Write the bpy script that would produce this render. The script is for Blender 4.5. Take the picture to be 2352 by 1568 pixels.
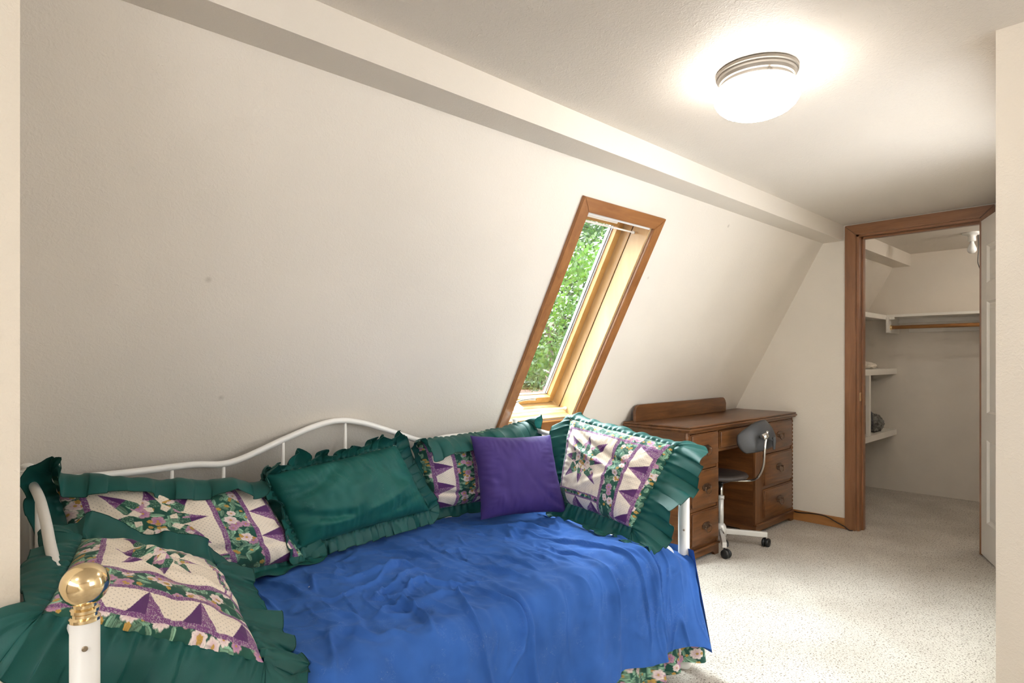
import bpy, bmesh, math, random
import numpy as np
from mathutils import Vector, Matrix

# ------------------------------------------------------------------ camera, world, sun, exposure
sc = bpy.context.scene
for o in list(bpy.data.objects):
    bpy.data.objects.remove(o, do_unlink=True)
C = sc.collection
IW, IH = 2352, 1568
FPX, YAW, HOR, CAMZ = 1388.8, math.radians(46.84), 824.8, 1.19
cam = bpy.data.cameras.new('camera')
cam.sensor_fit = 'HORIZONTAL'; cam.sensor_width = 36.0
cam.lens = FPX / IW * 36.0
cam.shift_y = (HOR - IH / 2) / IW
cam.clip_start = 0.02; cam.clip_end = 300
camo = bpy.data.objects.new('camera', cam); C.objects.link(camo)
camo.location = (0, 0, CAMZ)
camo.rotation_euler = (math.pi / 2, 0, YAW - math.pi / 2)
sc.camera = camo

world = bpy.data.worlds.new('world'); sc.world = world; world.use_nodes = True
wn = world.node_tree; wn.nodes.clear()
wo = wn.nodes.new('ShaderNodeOutputWorld'); wb = wn.nodes.new('ShaderNodeBackground')
wb.inputs['Color'].default_value = (0.90, 0.95, 1.0, 1); wb.inputs['Strength'].default_value = 3.0
wn.links.new(wb.outputs[0], wo.inputs[0])

sun = bpy.data.lights.new('hazy_sun', 'SUN'); sun.energy = 27.0; sun.angle = math.radians(75); sun.color = (0.93, 0.97, 1.0)
suno = bpy.data.objects.new('hazy_sun', sun); C.objects.link(suno)
suno.rotation_euler = Vector((0.06, -0.80, -1.2)).to_track_quat('-Z', 'Y').to_euler()
suno.location = (2, 8, 9)

sc.view_settings.view_transform = 'Standard'; sc.view_settings.look = 'None'
sc.view_settings.exposure = 1.27; sc.view_settings.gamma = 1.0; sc.view_settings.use_curve_mapping = False
sc.cycles.use_denoising = True
sc.cycles.use_adaptive_sampling = True; sc.cycles.adaptive_threshold = 0.08; sc.cycles.adaptive_min_samples = 16
sc.cycles.max_bounces = 6; sc.cycles.diffuse_bounces = 4; sc.cycles.transparent_max_bounces = 16
sc.cycles.sample_clamp_indirect = 6.0
LAMP = 9.5

# ------------------------------------------------------------------ geometry helpers
CF = np.array([math.cos(YAW), math.sin(YAW), 0.0]); CR = np.array([math.sin(YAW), -math.cos(YAW), 0.0]); CC = np.array([0, 0, CAMZ])
def at(px, py, X=None, Y=None, Z=None):
    """photo pixel -> point on the plane X=, Y= or Z= it is known to touch"""
    r = CF + CR * ((px - IW / 2) / FPX) + np.array([0, 0, (HOR - py) / FPX])
    i, v = (0, X) if X is not None else (1, Y) if Y is not None else (2, Z)
    return CC + r * ((v - CC[i]) / r[i])
SK, SY = 0.538, 2.733                     # sloped wall: y = SY - SK*z
SN = math.hypot(1, SK)
def slope(x, s, d=0.0):                   # x along the wall, s up the slope, d outward
    return Vector((x, SY - s * SK / SN + d / SN, s / SN + d * SK / SN))
MS = Matrix(((1, 0, 0, 0), (0, -SK / SN, 1 / SN, SY), (0, 1 / SN, SK / SN, 0), (0, 0, 0, 1)))

def mesh_from_bm(bm, recalc=True):
    if recalc: bmesh.ops.recalc_face_normals(bm, faces=bm.faces)
    me = bpy.data.meshes.new('m'); bm.to_mesh(me); bm.free()
    return me
def obj(name, me, mat=None, parent=None, smooth=False):
    if isinstance(me, bmesh.types.BMesh): me = mesh_from_bm(me)
    o = bpy.data.objects.new(name, me); C.objects.link(o); me.name = name
    if mat is not None:
        me.materials.clear(); me.materials.append(mat)
    if smooth: me.shade_smooth()
    if parent is not None: o.parent = parent
    return o
def smooth_by_angle(o, deg=35):
    me = o.data; me.shade_smooth()
    me.set_sharp_from_angle(angle=math.radians(deg))
    return o
def tag(o, label=None, cat=None, group=None, kind=None):
    if label: o['label'] = label
    if cat: o['category'] = cat
    if group: o['group'] = group
    if kind: o['kind'] = kind
    return o
def thing(name, label, cat, group=None):
    o = bpy.data.objects.new(name, None); C.objects.link(o); o.empty_display_size = 0.05
    return tag(o, label, cat, group)
def struct(name, bm, mat, parent=None):
    o = obj(name, bm, mat, parent)
    if parent is None: o['kind'] = 'structure'
    return o
def nbm(): return bmesh.new()
def box(bm, x0, x1, y0, y1, z0, z1, bev=0.0, M=None, seg=2):
    r = bmesh.ops.create_cube(bm, size=1.0)
    vs = r['verts']
    for v in vs:
        v.co = Vector(((x0 + x1) / 2 + v.co.x * (x1 - x0), (y0 + y1) / 2 + v.co.y * (y1 - y0), (z0 + z1) / 2 + v.co.z * (z1 - z0)))
    if bev > 0:
        es = list({e for v in vs for e in v.link_edges})
        rr = bmesh.ops.bevel(bm, geom=es, offset=bev, segments=seg, affect='EDGES', profile=0.5)
        vs = list({v for f in rr['faces'] for v in f.verts} | {v for v in vs if v.is_valid})
    if M is not None:
        for v in vs: v.co = M @ v.co
    return vs
def prism(bm, pts2, a0, a1, plane='XZ'):
    """extrude a 2-D outline; plane XZ -> along Y, YZ -> along X, XY -> along Z"""
    def p3(p, a):
        return {'XZ': (p[0], a, p[1]), 'YZ': (a, p[0], p[1]), 'XY': (p[0], p[1], a)}[plane]
    b = [bm.verts.new(p3(p, a0)) for p in pts2]; t = [bm.verts.new(p3(p, a1)) for p in pts2]
    n = len(pts2)
    bm.faces.new(b[::-1]); bm.faces.new(t)
    for i in range(n): bm.faces.new((b[i], b[(i + 1) % n], t[(i + 1) % n], t[i]))
    return b + t
def tube(bm, pts, r, seg=12, cap=True, closed=False):
    pts = [Vector(p) for p in pts]; n = len(pts)
    rr = r if isinstance(r, (list, tuple)) else [r] * n
    rings = []; prev = None
    for i, p in enumerate(pts):
        if closed: d = pts[(i + 1) % n] - pts[i - 1]
        else: d = pts[min(i + 1, n - 1)] - pts[max(i - 1, 0)]
        d.normalize()
        if prev is None:
            a = Vector((0, 0, 1)) if abs(d.z) < 0.9 else Vector((1, 0, 0))
            u = d.cross(a).normalized()
        else:
            u = (prev - d * prev.dot(d)).normalized()
        prev = u; w = d.cross(u)
        rings.append([bm.verts.new(p + (u * math.cos(2 * math.pi * k / seg) + w * math.sin(2 * math.pi * k / seg)) * rr[i]) for k in range(seg)])
    m = n if closed else n - 1
    for i in range(m):
        A, B = rings[i], rings[(i + 1) % n]
        for k in range(seg): bm.faces.new((A[k], A[(k + 1) % seg], B[(k + 1) % seg], B[k]))
    if cap and not closed:
        bm.faces.new(rings[0][::-1]); bm.faces.new(rings[-1])
def lathe(bm, prof, c, axis=(0, 0, 1), seg=32, flute=None):
    """prof: list of (radius, height) about axis through c"""
    ax = Vector(axis).normalized(); q = Vector((0, 0, 1)).rotation_difference(ax).to_matrix(); c = Vector(c)
    rings = []
    for r, h in prof:
        if r < 1e-6: rings.append([bm.verts.new(c + q @ Vector((0, 0, h)))]); continue
        ring = []
        for k in range(seg):
            a = 2 * math.pi * k / seg; rad = r * (flute(a, h) if flute else 1)
            ring.append(bm.verts.new(c + q @ Vector((rad * math.cos(a), rad * math.sin(a), h))))
        rings.append(ring)
    for A, B in zip(rings, rings[1:]):
        if len(A) == 1 and len(B) == 1: continue
        for k in range(seg):
            k2 = (k + 1) % seg
            if len(A) == 1: bm.faces.new((A[0], B[k2], B[k]))
            elif len(B) == 1: bm.faces.new((A[k], A[k2], B[0]))
            else: bm.faces.new((A[k], A[k2], B[k2], B[k]))
    for R, rev in ((rings[0], True), (rings[-1], False)):
        if len(R) > 1: bm.faces.new(R[::-1] if rev else R)
def spline(pts, n=8):
    """Catmull-Rom through pts"""
    P = [np.array(p, float) for p in pts]; P = [2 * P[0] - P[1]] + P + [2 * P[-1] - P[-2]]
    out = []
    for i in range(1, len(P) - 2):
        for k in range(n):
            t = k / n
            out.append(0.5 * (2 * P[i] + (P[i + 1] - P[i - 1]) * t + (2 * P[i - 1] - 5 * P[i] + 4 * P[i + 1] - P[i + 2]) * t * t + (3 * P[i] - P[i - 1] - 3 * P[i + 1] + P[i + 2]) * t ** 3))
    out.append(P[-2]); return [tuple(p) for p in out]
def grid_mesh(P, colors=None, flip=False):
    """P: (nv,nu,3) array -> mesh, optional per-vertex colours"""
    nv, nu = P.shape[:2]
    idx = np.arange(nv * nu).reshape(nv, nu)
    a, b, c, d = idx[:-1, :-1], idx[:-1, 1:], idx[1:, 1:], idx[1:, :-1]
    f = np.stack([a, d, c, b] if flip else [a, b, c, d], -1).reshape(-1, 4).astype(np.int32)
    me = bpy.data.meshes.new('grid')
    me.vertices.add(nv * nu); me.vertices.foreach_set('co', P.reshape(-1).astype(np.float32))
    me.loops.add(f.size); me.loops.foreach_set('vertex_index', f.reshape(-1))
    me.polygons.add(len(f)); me.polygons.foreach_set('loop_start', np.arange(0, f.size, 4, dtype=np.int32))
    me.polygons.foreach_set('use_smooth', np.ones(len(f), dtype=bool))
    if colors is not None:
        at_ = me.color_attributes.new('print', 'FLOAT_COLOR', 'POINT')
        col = np.ones((nv * nu, 4), np.float32); col[:, :3] = colors.reshape(-1, 3)
        at_.data.foreach_set('color', col.reshape(-1))
    me.update(calc_edges=True); me.validate()
    return me
def perlin(x, y, seed=0):
    rs = np.random.RandomState(seed); perm = rs.permutation(256); perm = np.concatenate([perm, perm])
    ang = rs.rand(256) * 2 * np.pi
    xi, yi = np.floor(x).astype(int), np.floor(y).astype(int); xf, yf = x - xi, y - yi
    def g(ix, iy, dx, dy):
        a = ang[perm[(perm[ix & 255] + iy) & 255]]
        return np.cos(a) * dx + np.sin(a) * dy
    u = xf ** 3 * (xf * (xf * 6 - 15) + 10); v = yf ** 3 * (yf * (yf * 6 - 15) + 10)
    n00, n10 = g(xi, yi, xf, yf), g(xi + 1, yi, xf - 1, yf)
    n01, n11 = g(xi, yi + 1, xf, yf - 1), g(xi + 1, yi + 1, xf - 1, yf - 1)
    return (n00 * (1 - u) + n10 * u) * (1 - v) + (n01 * (1 - u) + n11 * u) * v
def sstep(a, b, x):
    t = np.clip((x - a) / (b - a), 0, 1); return t * t * (3 - 2 * t)

# ------------------------------------------------------------------ materials
def mat_base(name):
    m = bpy.data.materials.new(name); m.use_nodes = True; nt = m.node_tree
    b = nt.nodes['Principled BSDF']; return m, nt, b
def plain(name, col, rough=0.5, metal=0.0, spec=0.5, sheen=0.0, var=0.0, vscale=6.0, bump=0.0, bscale=60.0):
    m, nt, b = mat_base(name)
    b.inputs['Base Color'].default_value = (*col, 1); b.inputs['Roughness'].default_value = rough
    b.inputs['Metallic'].default_value = metal; b.inputs['Specular IOR Level'].default_value = spec
    if sheen: b.inputs['Sheen Weight'].default_value = sheen
    tc = nt.nodes.new('ShaderNodeTexCoord')
    if var:
        n = nt.nodes.new('ShaderNodeTexNoise'); n.inputs['Scale'].default_value = vscale; n.inputs['Detail'].default_value = 5
        nt.links.new(tc.outputs['Object'], n.inputs['Vector'])
        r = nt.nodes.new('ShaderNodeValToRGB')
        r.color_ramp.elements[0].color = (*[max(0, c * (1 - var)) for c in col], 1); r.color_ramp.elements[0].position = 0.3
        r.color_ramp.elements[1].color = (*[min(1, c * (1 + var)) for c in col], 1); r.color_ramp.elements[1].position = 0.7
        nt.links.new(n.outputs['Fac'], r.inputs['Fac']); nt.links.new(r.outputs['Color'], b.inputs['Base Color'])
    if bump:
        n2 = nt.nodes.new('ShaderNodeTexNoise'); n2.inputs['Scale'].default_value = bscale; n2.inputs['Detail'].default_value = 4
        nt.links.new(tc.outputs['Object'], n2.inputs['Vector'])
        bp = nt.nodes.new('ShaderNodeBump'); bp.inputs['Strength'].default_value = bump; bp.inputs['Distance'].default_value = 0.004
        nt.links.new(n2.outputs['Fac'], bp.inputs['Height']); nt.links.new(bp.outputs['Normal'], b.inputs['Normal'])
    return m
def plaster(name, col, strength=0.35, stain=0.06, marks=False):
    m, nt, b = mat_base(name); L = nt.links.new
    tc = nt.nodes.new('ShaderNodeTexCoord')
    n = nt.nodes.new('ShaderNodeTexNoise'); n.inputs['Scale'].default_value = 1.6; n.inputs['Detail'].default_value = 4
    L(tc.outputs['Object'], n.inputs['Vector'])
    r = nt.nodes.new('ShaderNodeValToRGB'); e = r.color_ramp.elements
    e[0].position = 0.32; e[0].color = (*[c * (1 - stain) for c in col], 1); e[1].position = 0.6; e[1].color = (*col, 1)
    L(n.outputs['Fac'], r.inputs['Fac']); src = r.outputs['Color']
    if marks:                                         # old nail holes and rubbed spots
        vo = nt.nodes.new('ShaderNodeTexVoronoi'); vo.inputs['Scale'].default_value = 2.1; L(tc.outputs['Object'], vo.inputs['Vector'])
        rv = nt.nodes.new('ShaderNodeValToRGB'); rv.color_ramp.elements[0].position = 0.004; rv.color_ramp.elements[0].color = (0.72, 0.70, 0.67, 1); rv.color_ramp.elements[1].position = 0.028; rv.color_ramp.elements[1].color = (1, 1, 1, 1)
        L(vo.outputs['Distance'], rv.inputs['Fac'])
        mk = nt.nodes.new('ShaderNodeMix'); mk.data_type = 'RGBA'; mk.blend_type = 'MULTIPLY'; mk.inputs['Factor'].default_value = 1.0; L(src, mk.inputs[6]); L(rv.outputs['Color'], mk.inputs[7]); src = mk.outputs[2]
    L(src, b.inputs['Base Color'])
    b.inputs['Roughness'].default_value = 0.55; b.inputs['Specular IOR Level'].default_value = 0.3
    n1 = nt.nodes.new('ShaderNodeTexNoise'); n1.inputs['Scale'].default_value = 75; n1.inputs['Detail'].default_value = 3; n1.inputs['Distortion'].default_value = 1.2
    n2 = nt.nodes.new('ShaderNodeTexNoise'); n2.inputs['Scale'].default_value = 260; n2.inputs['Detail'].default_value = 2
    L(tc.outputs['Object'], n1.inputs['Vector']); L(tc.outputs['Object'], n2.inputs['Vector'])
    rr = nt.nodes.new('ShaderNodeMath'); rr.operation = 'POWER'; rr.inputs[1].default_value = 2.0; L(n1.outputs['Fac'], rr.inputs[0])
    ad = nt.nodes.new('ShaderNodeMath'); ad.operation = 'MULTIPLY_ADD'; ad.inputs[1].default_value = 0.35
    L(n2.outputs['Fac'], ad.inputs[0]); L(rr.outputs[0], ad.inputs[2])
    bp = nt.nodes.new('ShaderNodeBump'); bp.inputs['Strength'].default_value = strength; bp.inputs['Distance'].default_value = 0.004
    L(ad.outputs[0], bp.inputs['Height']); L(bp.outputs['Normal'], b.inputs['Normal'])
    return m
def wood(name, c1, c2, scale=(3, 40, 40), rough=0.35, coat=0.0, knots=0.0, wear=0.0):
    m, nt, b = mat_base(name); L = nt.links.new
    tc = nt.nodes.new('ShaderNodeTexCoord'); mp = nt.nodes.new('ShaderNodeMapping'); mp.inputs['Scale'].default_value = scale
    L(tc.outputs['Object'], mp.inputs['Vector'])
    n = nt.nodes.new('ShaderNodeTexNoise'); n.inputs['Scale'].default_value = 1.0; n.inputs['Detail'].default_value = 6; n.inputs['Roughness'].default_value = 0.65; n.inputs['Distortion'].default_value = 0.6
    L(mp.outputs['Vector'], n.inputs['Vector'])
    r = nt.nodes.new('ShaderNodeValToRGB'); e = r.color_ramp.elements
    e[0].position = 0.33; e[0].color = (*c1, 1); e[1].position = 0.68; e[1].color = (*c2, 1)
    L(n.outputs['Fac'], r.inputs['Fac'])
    src = r.outputs['Color']
    if wear:
        nw = nt.nodes.new('ShaderNodeTexNoise'); nw.inputs['Scale'].default_value = 22; nw.inputs['Detail'].default_value = 8; nw.inputs['Distortion'].default_value = 1.5
        L(tc.outputs['Object'], nw.inputs['Vector'])
        rw = nt.nodes.new('ShaderNodeValToRGB'); rw.color_ramp.elements[0].position = 0.63; rw.color_ramp.elements[1].position = 0.72
        rw.color_ramp.elements[0].color = (0, 0, 0, 1); rw.color_ramp.elements[1].color = (wear, wear, wear, 1)
        L(nw.outputs['Fac'], rw.inputs['Fac'])
        mx = nt.nodes.new('ShaderNodeMix'); mx.data_type = 'RGBA'; L(rw.outputs['Color'], mx.inputs['Factor'])
        L(src, mx.inputs[6]); mx.inputs[7].default_value = (min(1, c2[0] * 2.2), min(1, c2[1] * 2.0), min(1, c2[2] * 1.8), 1)
        src = mx.outputs[2]
    L(src, b.inputs['Base Color'])
    b.inputs['Roughness'].default_value = rough
    if coat: b.inputs['Coat Weight'].default_value = coat; b.inputs['Coat Roughness'].default_value = 0.2
    bp = nt.nodes.new('ShaderNodeBump'); bp.inputs['Strength'].default_value = 0.12; bp.inputs['Distance'].default_value = 0.002
    L(n.outputs['Fac'], bp.inputs['Height']); L(bp.outputs['Normal'], b.inputs['Normal'])
    return m
def fabric(name, col, rough=0.8, sheen=0.25, weave=900, transl=0.0, mottling=0.12, lint=0.0, spec=0.2):
    m, nt, b = mat_base(name); L = nt.links.new
    tc = nt.nodes.new('ShaderNodeTexCoord')
    n = nt.nodes.new('ShaderNodeTexNoise'); n.inputs['Scale'].default_value = 9; n.inputs['Detail'].default_value = 6
    L(tc.outputs['Object'], n.inputs['Vector'])
    r = nt.nodes.new('ShaderNodeValToRGB'); e = r.color_ramp.elements
    e[0].position = 0.3; e[0].color = (*[c * (1 - mottling) for c in col], 1); e[1].position = 0.7; e[1].color = (*[min(1, c * (1 + mottling)) for c in col], 1)
    L(n.outputs['Fac'], r.inputs['Fac']); src = r.outputs['Color']
    if lint:
        nl = nt.nodes.new('ShaderNodeTexNoise'); nl.inputs['Scale'].default_value = 45; nl.inputs['Detail'].default_value = 4; nl.inputs['Distortion'].default_value = 3.0
        L(tc.outputs['Object'], nl.inputs['Vector'])
        d = nt.nodes.new('ShaderNodeMath'); d.operation = 'SUBTRACT'; d.inputs[1].default_value = 0.5; L(nl.outputs['Fac'], d.inputs[0])
        ab = nt.nodes.new('ShaderNodeMath'); ab.operation = 'ABSOLUTE'; L(d.outputs[0], ab.inputs[0])
        lt = nt.nodes.new('ShaderNodeMath'); lt.operation = 'LESS_THAN'; lt.inputs[1].default_value = 0.0022; L(ab.outputs[0], lt.inputs[0])
        n3 = nt.nodes.new('ShaderNodeTexNoise'); n3.inputs['Scale'].default_value = 14; L(tc.outputs['Object'], n3.inputs['Vector'])
        g = nt.nodes.new('ShaderNodeMath'); g.operation = 'GREATER_THAN'; g.inputs[1].default_value = 0.58; L(n3.outputs['Fac'], g.inputs[0])
        mu = nt.nodes.new('ShaderNodeMath'); mu.operation = 'MULTIPLY'; L(lt.outputs[0], mu.inputs[0]); L(g.outputs[0], mu.inputs[1])
        mu2 = nt.nodes.new('ShaderNodeMath'); mu2.operation = 'MULTIPLY'; mu2.inputs[1].default_value = lint; L(mu.outputs[0], mu2.inputs[0])
        mx = nt.nodes.new('ShaderNodeMix'); mx.data_type = 'RGBA'; L(mu2.outputs[0], mx.inputs['Factor']); L(src, mx.inputs[6]); mx.inputs[7].default_value = (0.5, 0.55, 0.65, 1)
        src = mx.outputs[2]
    L(src, b.inputs['Base Color'])
    b.inputs['Roughness'].default_value = rough; b.inputs['Sheen Weight'].default_value = sheen; b.inputs['Specular IOR Level'].default_value = spec
    b.inputs['Sheen Tint'].default_value = (*[min(1, c * 2 + 0.15) for c in col], 1)
    n2 = nt.nodes.new('ShaderNodeTexNoise'); n2.inputs['Scale'].default_value = weave; n2.inputs['Detail'].default_value = 1
    L(tc.outputs['Object'], n2.inputs['Vector'])
    bp = nt.nodes.new('ShaderNodeBump'); bp.inputs['Strength'].default_value = 0.25; bp.inputs['Distance'].default_value = 0.001
    L(n2.outputs['Fac'], bp.inputs['Height']); L(bp.outputs['Normal'], b.inputs['Normal'])
    if transl:
        out = nt.nodes['Material Output']; tr = nt.nodes.new('ShaderNodeBsdfTranslucent'); L(src, tr.inputs['Color'])
        ms = nt.nodes.new('ShaderNodeMixShader'); ms.inputs[0].default_value = transl
        L(b.outputs[0], ms.inputs[1]); L(tr.outputs[0], ms.inputs[2]); L(ms.outputs[0], out.inputs['Surface'])
    return m
def printed(name):
    m, nt, b = mat_base(name); L = nt.links.new
    a = nt.nodes.new('ShaderNodeAttribute'); a.attribute_name = 'print'
    L(a.outputs['Color'], b.inputs['Base Color'])
    b.inputs['Roughness'].default_value = 0.75; b.inputs['Specular IOR Level'].default_value = 0.25; b.inputs['Sheen Weight'].default_value = 0.1
    tc = nt.nodes.new('ShaderNodeTexCoord'); n2 = nt.nodes.new('ShaderNodeTexNoise'); n2.inputs['Scale'].default_value = 700
    L(tc.outputs['Object'], n2.inputs['Vector'])
    bp = nt.nodes.new('ShaderNodeBump'); bp.inputs['Strength'].default_value = 0.15; bp.inputs['Distance'].default_value = 0.001
    L(n2.outputs['Fac'], bp.inputs['Height']); L(bp.outputs['Normal'], b.inputs['Normal'])
    return m
def emissive(name, col, s):
    m, nt, b = mat_base(name)
    b.inputs['Base Color'].default_value = (0.9, 0.88, 0.84, 1)
    b.inputs['Emission Color'].default_value = (*col, 1); b.inputs['Emission Strength'].default_value = s
    return m
def pane_mat(name):
    m, nt, b = mat_base(name); L = nt.links.new
    out = nt.nodes['Material Output']; nt.nodes.remove(b)
    t = nt.nodes.new('ShaderNodeBsdfTransparent'); t.inputs['Color'].default_value = (0.93, 0.97, 0.96, 1)
    g = nt.nodes.new('ShaderNodeBsdfGlossy'); g.inputs['Roughness'].default_value = 0.02
    lw = nt.nodes.new('ShaderNodeLayerWeight'); pw = nt.nodes.new('ShaderNodeMath'); pw.operation = 'POWER'; pw.inputs[1].default_value = 5.0; L(lw.outputs['Facing'], pw.inputs[0])
    fr = nt.nodes.new('ShaderNodeMath'); fr.operation = 'MULTIPLY_ADD'; fr.inputs[1].default_value = 0.5; fr.inputs[2].default_value = 0.03; L(pw.outputs[0], fr.inputs[0])
    ms = nt.nodes.new('ShaderNodeMixShader'); L(fr.outputs[0], ms.inputs[0]); L(t.outputs[0], ms.inputs[1]); L(g.outputs[0], ms.inputs[2]); L(ms.outputs[0], out.inputs['Surface'])
    return m
def carpet_mat(name):
    m, nt, b = mat_base(name); L = nt.links.new
    tc = nt.nodes.new('ShaderNodeTexCoord')
    base = nt.nodes.new('ShaderNodeTexNoise'); base.inputs['Scale'].default_value = 3; base.inputs['Detail'].default_value = 6
    L(tc.outputs['Object'], base.inputs['Vector'])
    r = nt.nodes.new('ShaderNodeValToRGB'); e = r.color_ramp.elements
    e[0].position = 0.35; e[0].color = (0.58, 0.53, 0.465, 1); e[1].position = 0.65; e[1].color = (0.70, 0.65, 0.58, 1)
    L(base.outputs['Fac'], r.inputs['Fac'])
    fine = nt.nodes.new('ShaderNodeTexNoise'); fine.inputs['Scale'].default_value = 210; fine.inputs['Detail'].default_value = 2
    L(tc.outputs['Object'], fine.inputs['Vector'])
    rf = nt.nodes.new('ShaderNodeValToRGB'); rf.color_ramp.elements[0].position = 0.3; rf.color_ramp.elements[1].position = 0.6
    rf.color_ramp.elements[0].color = (0.74, 0.72, 0.70, 1); rf.color_ramp.elements[1].color = (1, 1, 1, 1)
    L(fine.outputs['Fac'], rf.inputs['Fac'])
    mul = nt.nodes.new('ShaderNodeMix'); mul.data_type = 'RGBA'; mul.blend_type = 'MULTIPLY'; mul.inputs['Factor'].default_value = 1
    L(r.outputs['Color'], mul.inputs[6]); L(rf.outputs['Color'], mul.inputs[7])
    sq = nt.nodes.new('ShaderNodeTexNoise'); sq.inputs['Scale'].default_value = 80; sq.inputs['Detail'].default_value = 1; sq.inputs['Distortion'].default_value = 1.0
    L(tc.outputs['Object'], sq.inputs['Vector'])
    d = nt.nodes.new('ShaderNodeMath'); d.operation = 'SUBTRACT'; d.inputs[1].default_value = 0.5; L(sq.outputs['Fac'], d.inputs[0])
    ab = nt.nodes.new('ShaderNodeMath'); ab.operation = 'ABSOLUTE'; L(d.outputs[0], ab.inputs[0])
    lt = nt.nodes.new('ShaderNodeMath'); lt.operation = 'LESS_THAN'; lt.inputs[1].default_value = 0.07; L(ab.outputs[0], lt.inputs[0])
    mk = nt.nodes.new('ShaderNodeTexNoise'); mk.inputs['Scale'].default_value = 130; L(tc.outputs['Object'], mk.inputs['Vector'])
    gt = nt.nodes.new('ShaderNodeMath'); gt.operation = 'GREATER_THAN'; gt.inputs[1].default_value = 0.55; L(mk.outputs['Fac'], gt.inputs[0])
    mm = nt.nodes.new('ShaderNodeMath'); mm.operation = 'MULTIPLY'; L(lt.outputs[0], mm.inputs[0]); L(gt.outputs[0], mm.inputs[1])
    m2 = nt.nodes.new('ShaderNodeMath'); m2.operation = 'MULTIPLY'; m2.inputs[1].default_value = 0.75; L(mm.outputs[0], m2.inputs[0])
    mx = nt.nodes.new('ShaderNodeMix'); mx.data_type = 'RGBA'; L(m2.outputs[0], mx.inputs['Factor']); L(mul.outputs[2], mx.inputs[6]); mx.inputs[7].default_value = (0.16, 0.12, 0.09, 1)
    L(mx.outputs[2], b.inputs['Base Color'])
    b.inputs['Roughness'].default_value = 0.95; b.inputs['Specular IOR Level'].default_value = 0.1
    bp = nt.nodes.new('ShaderNodeBump'); bp.inputs['Strength'].default_value = 0.6; bp.inputs['Distance'].default_value = 0.006
    L(fine.outputs['Fac'], bp.inputs['Height']); L(bp.outputs['Normal'], b.inputs['Normal'])
    return m
def leaf_mat(name, c1, c2):
    m, nt, b = mat_base(name); L = nt.links.new
    a = nt.nodes.new('ShaderNodeTexCoord'); n = nt.nodes.new('ShaderNodeTexNoise'); n.inputs['Scale'].default_value = 3.5; n.inputs['Detail'].default_value = 6
    L(a.outputs['Object'], n.inputs['Vector'])
    r = nt.nodes.new('ShaderNodeValToRGB'); e = r.color_ramp.elements; e[0].position = 0.35; e[0].color = (*c1, 1); e[1].position = 0.65; e[1].color = (*c2, 1)
    L(n.outputs['Fac'], r.inputs['Fac']); L(r.outputs['Color'], b.inputs['Base Color']); b.inputs['Roughness'].default_value = 0.45
    tr = nt.nodes.new('ShaderNodeBsdfTranslucent'); L(r.outputs['Color'], tr.inputs['Color'])
    ms = nt.nodes.new('ShaderNodeMixShader'); ms.inputs[0].default_value = 0.45; L(b.outputs[0], ms.inputs[1]); L(tr.outputs[0], ms.inputs[2])
    L(ms.outputs[0], nt.nodes['Material Output'].inputs['Surface'])
    return m

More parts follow.
